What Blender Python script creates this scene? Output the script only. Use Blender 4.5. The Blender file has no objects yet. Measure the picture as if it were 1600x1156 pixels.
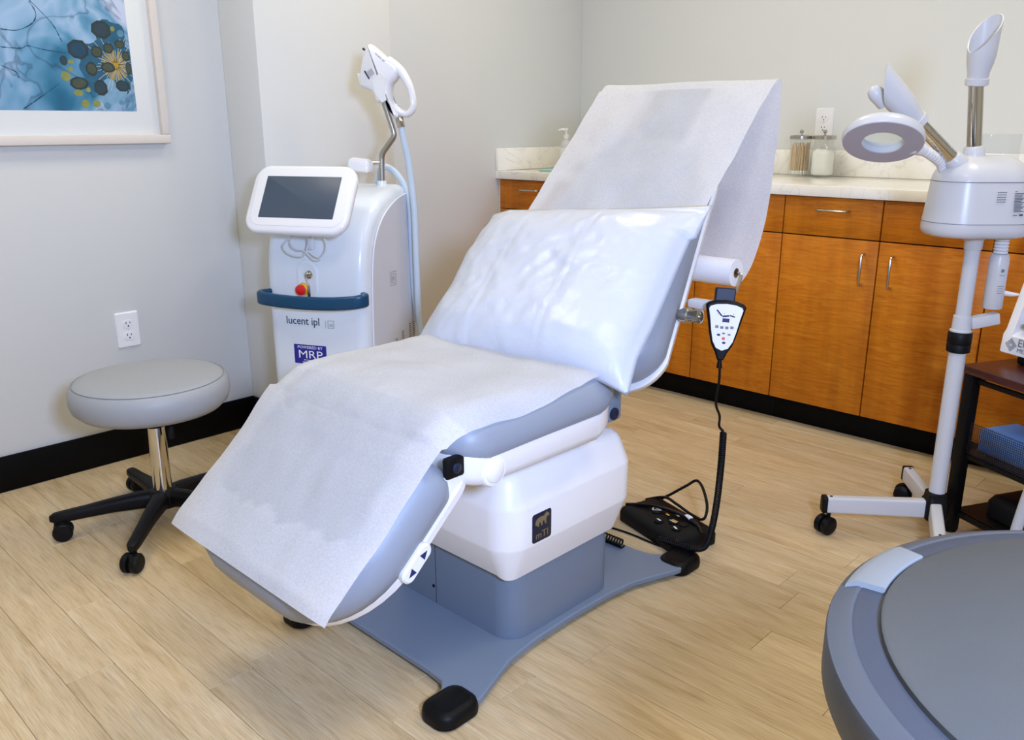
import bpy, bmesh, math, random
from mathutils import Vector, Matrix, noise as mn
random.seed(7)
PI = math.pi
scene = bpy.context.scene
COL = scene.collection

# ------------------------------------------------------------------ camera
YAW, PITCH, ROLL, FPX, CAMH = 0.7676, 0.2797, -0.0025, 1328.742, 1.121
fw = Vector((-math.sin(YAW)*math.cos(PITCH), math.cos(YAW)*math.cos(PITCH), -math.sin(PITCH)))
rt = Vector((math.cos(YAW), math.sin(YAW), 0)); up = rt.cross(fw)
rt, up = rt*math.cos(ROLL)+up*math.sin(ROLL), up*math.cos(ROLL)-rt*math.sin(ROLL)
cam = bpy.data.cameras.new('camera'); cam.sensor_width = 36.0; cam.sensor_fit = 'HORIZONTAL'
cam.lens = 36.0*FPX/1600.0; cam.clip_start = 0.02
camo = bpy.data.objects.new('camera', cam); COL.objects.link(camo)
m = Matrix((rt, up, -fw)).transposed().to_4x4(); m.translation = Vector((0, 0, CAMH))
camo.matrix_world = m
scene.camera = camo

# ------------------------------------------------------------------ world, lights, exposure
world = bpy.data.worlds.new('world'); scene.world = world; world.use_nodes = True
world.node_tree.nodes['Background'].inputs[0].default_value = (0.9, 0.95, 1.0, 1)
world.node_tree.nodes['Background'].inputs[1].default_value = 0.05
scene.view_settings.view_transform = 'Standard'; scene.view_settings.look = 'None'
scene.view_settings.exposure = 0.0; scene.view_settings.gamma = 1.0
scene.view_settings.use_curve_mapping = False

def area_light(name, loc, aim, size, power, color, shape='SQUARE', sizey=None):
    l = bpy.data.lights.new(name, 'AREA'); l.shape = shape; l.size = size
    if sizey: l.size_y = sizey
    l.energy = power; l.color = color
    o = bpy.data.objects.new(name, l); COL.objects.link(o); o.location = loc
    o.rotation_euler = (Vector(aim)-Vector(loc)).to_track_quat('-Z', 'Y').to_euler()
    return o
# the photographer's soft flash, held a little above and to the right of the lens
fl = area_light('camera_flash', (0.42, 0.12, 1.36), (-2.1, 1.45, 0.5), 0.26, 46.0, (0.44, 0.585, 1.0), 'DISK')
fl.data.spread = math.radians(160)
CEIL = 2.62
PANELS = [(-1.95, 0.55), (-1.95, 2.35), (-0.25, 0.55), (-0.25, 2.35)]
PANEL_W = 10.3
PANEL_COL = (1.0, 0.93, 0.75)
for i, (px, py) in enumerate(PANELS):
    area_light('ceiling_panel_light', (px, py, CEIL-0.035), (px, py, 0), 0.54, PANEL_W, PANEL_COL)

# ------------------------------------------------------------------ materials
def lin(c):
    def f(v):
        v /= 255.0
        return v/12.92 if v <= 0.04045 else ((v+0.055)/1.055)**2.4
    return (f(c[0]), f(c[1]), f(c[2]), 1.0)
MATS = {}
def mat(name, rgb, rough=0.5, metal=0.0, var=0.04, vscale=9.0, bump=0.0, bscale=120.0, spec=0.5, coat=0.0, trans=0.0, ior=1.45, alpha=1.0, emit=None, estr=0.0):
    mt = bpy.data.materials.new(name); mt.use_nodes = True
    nt = mt.node_tree; b = nt.nodes['Principled BSDF']
    c = lin(rgb)
    tc = nt.nodes.new('ShaderNodeTexCoord')
    if var > 0:
        n = nt.nodes.new('ShaderNodeTexNoise'); n.inputs['Scale'].default_value = vscale; n.inputs['Detail'].default_value = 4
        nt.links.new(tc.outputs['Object'], n.inputs['Vector'])
        mx = nt.nodes.new('ShaderNodeMix'); mx.data_type = 'RGBA'
        mx.inputs[6].default_value = tuple(v*(1-var) for v in c[:3])+(1,)
        mx.inputs[7].default_value = tuple(min(1, v*(1+var)) for v in c[:3])+(1,)
        nt.links.new(n.outputs['Fac'], mx.inputs[0]); nt.links.new(mx.outputs[2], b.inputs['Base Color'])
    else:
        b.inputs['Base Color'].default_value = c
    if bump > 0:
        n2 = nt.nodes.new('ShaderNodeTexNoise'); n2.inputs['Scale'].default_value = bscale; n2.inputs['Detail'].default_value = 3
        nt.links.new(tc.outputs['Object'], n2.inputs['Vector'])
        bp = nt.nodes.new('ShaderNodeBump'); bp.inputs['Strength'].default_value = bump; bp.inputs['Distance'].default_value = 0.002
        nt.links.new(n2.outputs['Fac'], bp.inputs['Height']); nt.links.new(bp.outputs['Normal'], b.inputs['Normal'])
    b.inputs['Roughness'].default_value = rough; b.inputs['Metallic'].default_value = metal
    b.inputs['Specular IOR Level'].default_value = spec; b.inputs['Coat Weight'].default_value = coat
    b.inputs['Transmission Weight'].default_value = trans; b.inputs['IOR'].default_value = ior
    b.inputs['Alpha'].default_value = alpha
    if emit:
        b.inputs['Emission Color'].default_value = lin(emit); b.inputs['Emission Strength'].default_value = estr
    MATS[name] = mt
    return mt
def ramp(nt, stops):
    r = nt.nodes.new('ShaderNodeValToRGB'); e = r.color_ramp.elements
    while len(e) < len(stops): e.new(0.5)
    for k, (p, c) in enumerate(stops): e[k].position = p; e[k].color = lin(c)
    return r
def mapping(nt, scale, coord='Object', loc=None):
    tc = nt.nodes.new('ShaderNodeTexCoord'); mp = nt.nodes.new('ShaderNodeMapping')
    mp.inputs['Scale'].default_value = scale
    nt.links.new(tc.outputs[coord], mp.inputs['Vector'])
    return mp

mat('wall_paint', (219, 220, 216), 0.62, var=0.012, vscale=3, bump=0.05, bscale=350)
mat('ceiling_white', (240, 240, 236), 0.8, var=0.02)
mat('base_black', (4, 4, 4), 0.55, var=0.1, spec=0.15)
mat('white_plastic', (236, 236, 236), 0.32, var=0.012)
mat('white_gloss', (238, 238, 240), 0.16, var=0.01, coat=0.3)
mat('cream_plastic', (243, 240, 236), 0.34, var=0.015)
mat('machine_white', (226, 233, 238), 0.26, var=0.01, coat=0.15)
mat('machine_grey', (206, 210, 216), 0.42, var=0.01)
mat('panel_line', (120, 126, 134), 0.6, var=0.02)
mat('steamer_white', (206, 207, 210), 0.3, var=0.01, coat=0.0)
mat('white_print', (240, 240, 240), 0.5, var=0)
mat('vinyl_grey', (146, 152, 162), 0.42, var=0.03, bump=0.12, bscale=420)
mat('stool_vinyl', (160, 163, 165), 0.46, var=0.02, bump=0.10, bscale=500)
mat('stool_seam', (138, 141, 144), 0.6)
mat('steel_grey', (118, 131, 148), 0.36, var=0.03, bump=0.03, bscale=300)
mat('black_plastic', (8, 8, 11), 0.5, var=0.08, spec=0.25)
mat('black_rubber', (7, 7, 9), 0.5, var=0.1, spec=0.25)
mat('black_gloss', (10, 11, 14), 0.2, var=0)
mat('navy_plastic', (14, 66, 98), 0.28, var=0.02)
mat('navy_dark', (22, 30, 52), 0.4, var=0.03)
mat('navy_print', (30, 38, 92), 0.5, var=0)
mat('sticker_blue', (44, 44, 140), 0.35, var=0)
mat('dark_print', (46, 62, 86), 0.5, var=0)
mat('grey_print', (120, 124, 130), 0.5, var=0)
mat('gold_print', (136, 122, 92), 0.4, metal=0.3, var=0)
mat('yellow', (226, 176, 30), 0.4, var=0.02)
mat('red', (214, 30, 34), 0.35, var=0.02)
mat('pink_red', (226, 86, 84), 0.45, var=0)
mat('screen', (72, 84, 98), 0.4, var=0.02, spec=0.6)
mat('chrome', (208, 205, 198), 0.09, metal=1.0, var=0.01)
mat('brushed', (190, 186, 176), 0.28, metal=1.0, var=0.03)
mat('hose_grey', (196, 211, 224), 0.36, var=0.02)
mat('frame_wood', (222, 214, 204), 0.5, var=0.03, vscale=20)
mat('mat_board', (233, 236, 232), 0.75, var=0.01)
mat('slate_groove_shade', (58, 63, 73), 0.5, var=0.03, bump=0.10, bscale=600)  # darker slate: shade of the lid's recessed ring put into the colour
mat('slate', (72, 76, 82), 0.45, var=0.03, bump=0.10, bscale=600)
mat('slate_top', (73, 75, 75), 0.45, var=0.03, bump=0.12, bscale=700)
mat('bin_tab', (130, 133, 134), 0.45, var=0.01)
mat('bin_body', (92, 84, 74), 0.5, var=0.05)
mat('bin_band', (214, 206, 190), 0.4, var=0.02)
mat('mahogany', (70, 30, 24), 0.30, var=0.22, vscale=30)
mat('cart_metal', (9, 8, 8), 0.5, var=0.1, spec=0.25)
mat('mesh_metal', (52, 42, 36), 0.4, var=0.1)
mat('blue_card', (92, 150, 222), 0.5, var=0.1, vscale=40)
mat('blue_deep', (52, 84, 196), 0.4, var=0.1, vscale=40)
mat('cup_grey', (176, 184, 198), 0.4)
mat('cotton', (246, 246, 242), 0.9, var=0.02, bump=0.5, bscale=200)
mat('stick', (232, 204, 160), 0.7, var=0.12, vscale=60)
mat('teal', (158, 212, 210), 0.6, var=0.03)
mat('roll_paper', (240, 240, 244), 0.7, var=0.01)
mat('core_card', (120, 92, 66), 0.8, var=0.1)
mat('panel_glow', (255, 244, 226), 0.5, var=0, emit=(255, 236, 206), estr=3.0)
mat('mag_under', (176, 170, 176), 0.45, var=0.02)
mat('white_dim', (214, 216, 220), 0.35, var=0.02)
mat('smoke_grey', (150, 156, 166), 0.3, var=0.02)

def mk_floor():
    mt = bpy.data.materials.new('plank_wood'); mt.use_nodes = True; nt = mt.node_tree; b = nt.nodes['Principled BSDF']
    oi = nt.nodes.new('ShaderNodeObjectInfo')
    mp = mapping(nt, (1.5, 13.0, 1.0))
    add = nt.nodes.new('ShaderNodeVectorMath'); add.operation = 'ADD'
    mul = nt.nodes.new('ShaderNodeVectorMath'); mul.operation = 'SCALE'; mul.inputs['Scale'].default_value = 47.0
    cmb = nt.nodes.new('ShaderNodeCombineXYZ')
    for k in range(3): nt.links.new(oi.outputs['Random'], cmb.inputs[k])
    nt.links.new(cmb.outputs[0], mul.inputs[0]); nt.links.new(mp.outputs[0], add.inputs[0]); nt.links.new(mul.outputs[0], add.inputs[1])
    n = nt.nodes.new('ShaderNodeTexNoise'); n.inputs['Scale'].default_value = 2.2; n.inputs['Detail'].default_value = 8; n.inputs['Roughness'].default_value = 0.62; n.inputs['Distortion'].default_value = 0.9
    nt.links.new(add.outputs[0], n.inputs['Vector'])
    r = ramp(nt, [(0.28, (190, 162, 118)), (0.45, (209, 183, 140)), (0.6, (217, 193, 152)), (0.78, (226, 206, 170))])
    nt.links.new(n.outputs['Fac'], r.inputs[0])
    # fine pores along the grain
    mp2 = mapping(nt, (5.0, 150.0, 1.0)); n2 = nt.nodes.new('ShaderNodeTexNoise'); n2.inputs['Scale'].default_value = 3.0; n2.inputs['Detail'].default_value = 5
    add2 = nt.nodes.new('ShaderNodeVectorMath'); add2.operation = 'ADD'
    nt.links.new(mp2.outputs[0], add2.inputs[0]); nt.links.new(mul.outputs[0], add2.inputs[1]); nt.links.new(add2.outputs[0], n2.inputs['Vector'])
    r2 = ramp(nt, [(0.32, (196, 196, 196)), (0.55, (255, 255, 255))])
    nt.links.new(n2.outputs['Fac'], r2.inputs[0])
    mx = nt.nodes.new('ShaderNodeMix'); mx.data_type = 'RGBA'; mx.blend_type = 'MULTIPLY'; mx.inputs[0].default_value = 0.55
    nt.links.new(r.outputs[0], mx.inputs[6]); nt.links.new(r2.outputs[0], mx.inputs[7])
    # pale lime-wash flecks
    mp3 = mapping(nt, (4.0, 40.0, 1.0)); n3 = nt.nodes.new('ShaderNodeTexNoise'); n3.inputs['Scale'].default_value = 2.0; n3.inputs['Detail'].default_value = 6; n3.inputs['Distortion'].default_value = 1.5
    add3 = nt.nodes.new('ShaderNodeVectorMath'); add3.operation = 'ADD'
    nt.links.new(mp3.outputs[0], add3.inputs[0]); nt.links.new(mul.outputs[0], add3.inputs[1]); nt.links.new(add3.outputs[0], n3.inputs['Vector'])
    r3 = nt.nodes.new('ShaderNodeMapRange'); r3.inputs[1].default_value = 0.66; r3.inputs[2].default_value = 0.82; r3.inputs[4].default_value = 0.7
    nt.links.new(n3.outputs['Fac'], r3.inputs[0])
    mx2 = nt.nodes.new('ShaderNodeMix'); mx2.data_type = 'RGBA'; mx2.inputs[7].default_value = lin((226, 212, 188))
    nt.links.new(r3.outputs[0], mx2.inputs[0]); nt.links.new(mx.outputs[2], mx2.inputs[6])
    # plank to plank tone
    hs = nt.nodes.new('ShaderNodeHueSaturation')
    mr = nt.nodes.new('ShaderNodeMapRange'); mr.inputs[3].default_value = 0.93; mr.inputs[4].default_value = 1.05
    nt.links.new(oi.outputs['Random'], mr.inputs[0]); nt.links.new(mr.outputs[0], hs.inputs['Value']); nt.links.new(mx2.outputs[2], hs.inputs['Color'])
    nt.links.new(hs.outputs[0], b.inputs['Base Color'])
    b.inputs['Roughness'].default_value = 0.42; b.inputs['Specular IOR Level'].default_value = 0.35
    bp = nt.nodes.new('ShaderNodeBump'); bp.inputs['Strength'].default_value = 0.12; bp.inputs['Distance'].default_value = 0.001
    nt.links.new(n2.outputs['Fac'], bp.inputs['Height']); nt.links.new(bp.outputs[0], b.inputs['Normal'])
    MATS['plank_wood'] = mt
mk_floor()
def mk_cab():
    mt = bpy.data.materials.new('cabinet_wood'); mt.use_nodes = True; nt = mt.node_tree; b = nt.nodes['Principled BSDF']
    mp = mapping(nt, (3.0, 3.0, 26.0)); n = nt.nodes.new('ShaderNodeTexNoise'); n.inputs['Scale'].default_value = 3.0; n.inputs['Detail'].default_value = 6; n.inputs['Distortion'].default_value = 1.4
    nt.links.new(mp.outputs[0], n.inputs['Vector'])
    r = ramp(nt, [(0.3, (192, 106, 12)), (0.5, (206, 122, 20)), (0.72, (218, 138, 32))])
    nt.links.new(n.outputs['Fac'], r.inputs[0])
    mp2 = mapping(nt, (9.0, 9.0, 1.2)); n2 = nt.nodes.new('ShaderNodeTexNoise'); n2.inputs['Scale'].default_value = 2.0; n2.inputs['Detail'].default_value = 4
    nt.links.new(mp2.outputs[0], n2.inputs['Vector'])
    r2 = ramp(nt, [(0.3, (214, 206, 196)), (0.65, (255, 255, 255))]); nt.links.new(n2.outputs['Fac'], r2.inputs[0])
    mx = nt.nodes.new('ShaderNodeMix'); mx.data_type = 'RGBA'; mx.blend_type = 'MULTIPLY'; mx.inputs[0].default_value = 0.7
    nt.links.new(r.outputs[0], mx.inputs[6]); nt.links.new(r2.outputs[0], mx.inputs[7])
    nt.links.new(mx.outputs[2], b.inputs['Base Color']); b.inputs['Roughness'].default_value = 0.42; b.inputs['Specular IOR Level'].default_value = 0.3
    MATS['cabinet_wood'] = mt
    mat('cabinet_dark', (58, 30, 12), 0.6, var=0.1)
mk_cab()
def mk_quartz():
    mt = bpy.data.materials.new('quartz'); mt.use_nodes = True; nt = mt.node_tree; b = nt.nodes['Principled BSDF']
    mp = mapping(nt, (1, 1, 1)); n = nt.nodes.new('ShaderNodeTexNoise'); n.inputs['Scale'].default_value = 5.0; n.inputs['Detail'].default_value = 8; n.inputs['Distortion'].default_value = 2.2
    nt.links.new(mp.outputs[0], n.inputs['Vector'])
    r = ramp(nt, [(0.40, (248, 245, 236)), (0.485, (245, 242, 233)), (0.50, (228, 224, 214)), (0.515, (245, 242, 233)), (0.7, (249, 246, 238))])
    nt.links.new(n.outputs['Fac'], r.inputs[0]); nt.links.new(r.outputs[0], b.inputs['Base Color'])
    b.inputs['Roughness'].default_value = 0.1
    MATS['quartz'] = mt
mk_quartz()
def mk_ink():
    mt = bpy.data.materials.new('ink_art'); mt.use_nodes = True; nt = mt.node_tree; b = nt.nodes['Principled BSDF']
    mp = mapping(nt, (1, 1, 1)); n = nt.nodes.new('ShaderNodeTexNoise'); n.inputs['Scale'].default_value = 3.0; n.inputs['Detail'].default_value = 3; n.inputs['Distortion'].default_value = 1.2; n.inputs['Roughness'].default_value = 0.45
    nt.links.new(mp.outputs[0], n.inputs['Vector'])
    r = ramp(nt, [(0.30, (18, 74, 102)), (0.40, (44, 116, 148)), (0.48, (104, 158, 190)), (0.55, (160, 190, 218)), (0.61, (92, 148, 180)), (0.70, (196, 208, 230))])
    nt.links.new(n.outputs['Fac'], r.inputs[0])
    w = nt.nodes.new('ShaderNodeTexNoise'); w.inputs['Scale'].default_value = 2.4; w.inputs['Detail'].default_value = 3; w.inputs['Distortion'].default_value = 2.0
    nt.links.new(mp.outputs[0], w.inputs['Vector'])
    r2 = ramp(nt, [(0.47, (255, 255, 255)), (0.497, (60, 96, 118)), (0.51, (255, 255, 255))]); nt.links.new(w.outputs['Fac'], r2.inputs[0])
    mx = nt.nodes.new('ShaderNodeMix'); mx.data_type = 'RGBA'; mx.blend_type = 'MULTIPLY'; mx.inputs[0].default_value = 0.5
    nt.links.new(r.outputs[0], mx.inputs[6]); nt.links.new(r2.outputs[0], mx.inputs[7]); nt.links.new(mx.outputs[2], b.inputs['Base Color'])
    b.inputs['Roughness'].default_value = 0.35
    MATS['ink_art'] = mt
mk_ink()
for k, c in {'pod_d': (44, 66, 76), 'pod_b': (30, 70, 92), 'pod_o': (70, 80, 64), 'pod_y': (136, 142, 74), 'pod_t': (88, 138, 160), 'pod_rim': (44, 58, 60), 'ray_y': (176, 146, 60), 'ray_w': (196, 202, 196), 'vein': (22, 74, 98), 'wash_dark': (38, 92, 118), 'wash_light': (120, 160, 186), 'wash_lilac': (186, 198, 226)}.items():
    mat(k, c, 0.4, var=0.25, vscale=60)
def mk_paper():
    mt = bpy.data.materials.new('exam_paper'); mt.use_nodes = True; nt = mt.node_tree
    for nd in list(nt.nodes): nt.nodes.remove(nd)
    out = nt.nodes.new('ShaderNodeOutputMaterial')
    tc = nt.nodes.new('ShaderNodeTexCoord')
    d = nt.nodes.new('ShaderNodeBsdfDiffuse'); t = nt.nodes.new('ShaderNodeBsdfTranslucent'); tr = nt.nodes.new('ShaderNodeBsdfTransparent')
    n = nt.nodes.new('ShaderNodeTexNoise'); n.inputs['Scale'].default_value = 260; n.inputs['Detail'].default_value = 3
    nt.links.new(tc.outputs['Object'], n.inputs['Vector'])
    r = ramp(nt, [(0.3, (222, 223, 227)), (0.7, (236, 237, 240))]); nt.links.new(n.outputs['Fac'], r.inputs[0])
    nt.links.new(r.outputs[0], d.inputs[0]); nt.links.new(r.outputs[0], t.inputs[0])
    bp = nt.nodes.new('ShaderNodeBump'); bp.inputs['Strength'].default_value = 0.35; bp.inputs['Distance'].default_value = 0.001
    nt.links.new(n.outputs['Fac'], bp.inputs['Height']); nt.links.new(bp.outputs[0], d.inputs['Normal'])
    m1 = nt.nodes.new('ShaderNodeMixShader'); m1.inputs[0].default_value = 0.36
    nt.links.new(d.outputs[0], m1.inputs[1]); nt.links.new(t.outputs[0], m1.inputs[2])
    # areas touching the cushions let more of the vinyl show through: mask held on the mesh
    at = nt.nodes.new('ShaderNodeAttribute'); at.attribute_name = 'show_through'
    mr = nt.nodes.new('ShaderNodeMapRange'); mr.inputs[3].default_value = 0.03; mr.inputs[4].default_value = 0.30
    nt.links.new(at.outputs['Fac'], mr.inputs[0])
    m2 = nt.nodes.new('ShaderNodeMixShader'); nt.links.new(mr.outputs[0], m2.inputs[0])
    nt.links.new(m1.outputs[0], m2.inputs[1]); nt.links.new(tr.outputs[0], m2.inputs[2])
    nt.links.new(m2.outputs[0], out.inputs[0])
    MATS['exam_paper'] = mt
mk_paper()
def mk_pillow():
    mt = bpy.data.materials.new('pillow_cover'); mt.use_nodes = True; nt = mt.node_tree; b = nt.nodes['Principled BSDF']
    b.inputs['Base Color'].default_value = lin((198, 203, 214)); b.inputs['Roughness'].default_value = 0.34; b.inputs['Specular IOR Level'].default_value = 0.55
    tc = nt.nodes.new('ShaderNodeTexCoord')
    n = nt.nodes.new('ShaderNodeTexNoise'); n.inputs['Scale'].default_value = 34; n.inputs['Detail'].default_value = 5; n.inputs['Distortion'].default_value = 0.8
    n2 = nt.nodes.new('ShaderNodeTexNoise'); n2.inputs['Scale'].default_value = 300; n2.inputs['Detail'].default_value = 2
    nt.links.new(tc.outputs['Object'], n.inputs['Vector']); nt.links.new(tc.outputs['Object'], n2.inputs['Vector'])
    bp = nt.nodes.new('ShaderNodeBump'); bp.inputs['Strength'].default_value = 0.22; bp.inputs['Distance'].default_value = 0.006
    bp2 = nt.nodes.new('ShaderNodeBump'); bp2.inputs['Strength'].default_value = 0.12; bp2.inputs['Distance'].default_value = 0.001
    nt.links.new(n.outputs['Fac'], bp.inputs['Height']); nt.links.new(n2.outputs['Fac'], bp2.inputs['Height'])
    nt.links.new(bp2.outputs[0], bp.inputs['Normal']); nt.links.new(bp.outputs[0], b.inputs['Normal'])
    MATS['pillow_cover'] = mt
mk_pillow()
def mk_clear(name, tint, gloss, body):
    """thin clear sheet: see-through tint, fresnel gloss and a little milky body"""
    mt = bpy.data.materials.new(name); mt.use_nodes = True; nt = mt.node_tree
    for nd in list(nt.nodes): nt.nodes.remove(nd)
    out = nt.nodes.new('ShaderNodeOutputMaterial'); tr = nt.nodes.new('ShaderNodeBsdfTransparent'); gl = nt.nodes.new('ShaderNodeBsdfGlossy'); df = nt.nodes.new('ShaderNodeBsdfDiffuse')
    tr.inputs[0].default_value = lin(tint); gl.inputs['Roughness'].default_value = 0.03; df.inputs[0].default_value = lin((236, 238, 240))
    lw = nt.nodes.new('ShaderNodeLayerWeight'); lw.inputs['Blend'].default_value = 0.5
    pw = nt.nodes.new('ShaderNodeMath'); pw.operation = 'POWER'; pw.inputs[1].default_value = 4.0; nt.links.new(lw.outputs['Facing'], pw.inputs[0])
    fr = nt.nodes.new('ShaderNodeMath'); fr.operation = 'MULTIPLY_ADD'; fr.inputs[1].default_value = gloss; fr.inputs[2].default_value = 0.03; nt.links.new(pw.outputs[0], fr.inputs[0])
    m0 = nt.nodes.new('ShaderNodeMixShader'); m0.inputs[0].default_value = body; nt.links.new(tr.outputs[0], m0.inputs[1]); nt.links.new(df.outputs[0], m0.inputs[2])
    m1 = nt.nodes.new('ShaderNodeMixShader'); nt.links.new(fr.outputs[0], m1.inputs[0]); nt.links.new(m0.outputs[0], m1.inputs[1]); nt.links.new(gl.outputs[0], m1.inputs[2])
    nt.links.new(m1.outputs[0], out.inputs[0]); MATS[name] = mt
mk_clear('clear_plastic', (253, 254, 254), 0.3, 0.03)
mk_clear('hose_clear', (240, 238, 242), 0.5, 0.45)
mk_clear('glass', (253, 254, 254), 0.22, 0.02)
mk_clear('lens_glass', (250, 253, 252), 0.4, 0.05)

# ------------------------------------------------------------------ geometry helpers
def rrect(w, h, r=0.01, n=6):
    """rounded rectangle, CCW; r = one radius or four (bl, br, tr, tl)"""
    rs = r if isinstance(r, (list, tuple)) else (r,)*4
    pts = []
    for k, (sx, sy, a0) in enumerate(((-1, -1, PI), (1, -1, 1.5*PI), (1, 1, 0), (-1, 1, 0.5*PI))):
        q = max(1e-4, min(rs[k], w/2-1e-5, h/2-1e-5))
        cx, cy = sx*(w/2-q), sy*(h/2-q)
        for j in range(n+1):
            a = a0+0.5*PI*j/n
            pts.append((cx+q*math.cos(a), cy+q*math.sin(a)))
    return pts
def ell(rx, ry, n=24, cx=0, cy=0):
    return [(cx+rx*math.cos(2*PI*k/n), cy+ry*math.sin(2*PI*k/n)) for k in range(n)]
def cr(pts, n=8, closed=False):
    """Catmull-Rom through points"""
    P = [Vector(p) for p in pts]; out = []
    N = len(P); rng = range(N if closed else N-1)
    for i in rng:
        if closed: a, b, c, d = P[(i-1) % N], P[i], P[(i+1) % N], P[(i+2) % N]
        else: a, b, c, d = P[max(i-1, 0)], P[i], P[i+1], P[min(i+2, N-1)]
        for j in range(n):
            t = j/n
            out.append(0.5*((2*b)+(c-a)*t+(2*a-5*b+4*c-d)*t*t+(3*b-a-3*c+d)*t**3))
    if not closed: out.append(P[-1])
    return out
def frame(center, normal, upv=(0, 0, 1)):
    """matrix with local z = normal, local y near upv, local x to the right seen from the normal"""
    z = Vector(normal).normalized(); u = Vector(upv); y = (u-z*u.dot(z)).normalized(); x = y.cross(z)
    mm = Matrix((x, y, z)).transposed().to_4x4(); mm.translation = Vector(center)
    return mm
def T(x, y, z): return Matrix.Translation((x, y, z))
def RX(a): return Matrix.Rotation(a, 4, 'X')
def RY(a): return Matrix.Rotation(a, 4, 'Y')
def RZ(a): return Matrix.Rotation(a, 4, 'Z')

class G:
    def __init__(s): s.v = []; s.f = []; s.m = []; s.cm = 0
    def add(s, vs, fs, M=None):
        o = len(s.v)
        for p in vs:
            p = Vector(p) if len(p) == 3 else Vector((p[0], p[1], 0))
            s.v.append(M @ p if M else p)
        for f in fs: s.f.append(tuple(i+o for i in f)); s.m.append(s.cm)
        return s
    def loft(s, rings, M=None, caps=True, closed=False):
        n = len(rings[0]); vs = [p for r in rings for p in r]; fs = []
        R = len(rings)
        for k in range(R if closed else R-1):
            for j in range(n):
                a, b = k*n+j, k*n+(j+1) % n; c, d = ((k+1) % R)*n+(j+1) % n, ((k+1) % R)*n+j
                fs.append((a, b, c, d))
        if caps and not closed:
            fs.append(tuple(range(n-1, -1, -1))); fs.append(tuple((R-1)*n+j for j in range(n)))
        return s.add(vs, fs, M)
    def slab(s, w, h, r, prof, M=None, n=6, dx=0, dy=0):
        """rounded rectangle in plan (w, h, corner r) with a profile of (inset, z)"""
        rings = []
        for i, z in prof:
            rr = tuple(max(q-i, 0.002) for q in r) if isinstance(r, (list, tuple)) else max(r-i, 0.002)
            rings.append([(p[0]+dx, p[1]+dy, z) for p in rrect(w-2*i, h-2*i, rr, n)])
        return s.loft(rings, M)
    def box(s, c, d, b=0.003, M=None, r=None):
        """box centred at c with size d and bevelled edges b"""
        x, y, z = d; b = min(b, x/2.01, y/2.01, z/2.01)
        prof = [(b, -z/2), (b*0.3, -z/2+b*0.3), (0, -z/2+b), (0, z/2-b), (b*0.3, z/2-b*0.3), (b, z/2)]
        Mx = T(*c); Mx = M @ Mx if M else Mx
        return s.slab(x, y, b if r is None else r, prof, Mx, n=2 if r is None else 5)
    def prism(s, poly, t, M=None, b=0.0):
        """2D outline in local xy, thickness from 0 to t along z, with a small bevel by scaling towards the centre"""
        if b <= 0:
            return s.loft([[(p[0], p[1], 0) for p in poly], [(p[0], p[1], t) for p in poly]], M)
        n = len(poly); ins = []
        for k in range(n):
            a, p, c = Vector(poly[k-1]), Vector(poly[k]), Vector(poly[(k+1) % n])
            e = (c-a); e = e.normalized() if e.length > 1e-9 else Vector((1, 0))
            ins.append((p[0]-e[1]*b, p[1]+e[0]*b))
        return s.loft([[(p[0], p[1], 0) for p in ins], [(p[0], p[1], b) for p in poly], [(p[0], p[1], t-b) for p in poly], [(p[0], p[1], t) for p in ins]], M)
    def tube(s, path, r, n=10, M=None, caps=True, flat=1.0, ref=None):
        P = [Vector(p) for p in path]; N = len(P); rings = []
        tv = [(P[min(i+1, N-1)]-P[max(i-1, 0)]).normalized() for i in range(N)]
        u = Vector(ref) if ref else (Vector((0, 0, 1)) if abs(tv[0].z) < 0.9 else Vector((1, 0, 0)))
        u = (u-tv[0]*u.dot(tv[0])).normalized()
        for i in range(N):
            u = (u-tv[i]*u.dot(tv[i]))
            u = u.normalized() if u.length > 1e-6 else tv[i].orthogonal().normalized()
            w = tv[i].cross(u); rr = r[i] if isinstance(r, (list, tuple)) else r
            rings.append([P[i]+(u*math.cos(2*PI*k/n)*flat+w*math.sin(2*PI*k/n))*rr for k in range(n)])
        return s.loft(rings, M, caps)
    def lathe(s, prof, n=32, M=None, caps=True):
        """profile of (r, z), spun round local z"""
        return s.loft([[(max(r, 1e-4)*math.cos(2*PI*k/n), max(r, 1e-4)*math.sin(2*PI*k/n), z) for k in range(n)] for r, z in prof], M, caps)
    def grid(s, pts, M=None):
        R, K = len(pts), len(pts[0]); vs = [p for r in pts for p in r]
        return s.add(vs, [(i*K+j, i*K+j+1, (i+1)*K+j+1, (i+1)*K+j) for i in range(R-1) for j in range(K-1)], M)
    def deform(s, fn): s.v = [Vector(fn(p)) for p in s.v]; return s

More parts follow.
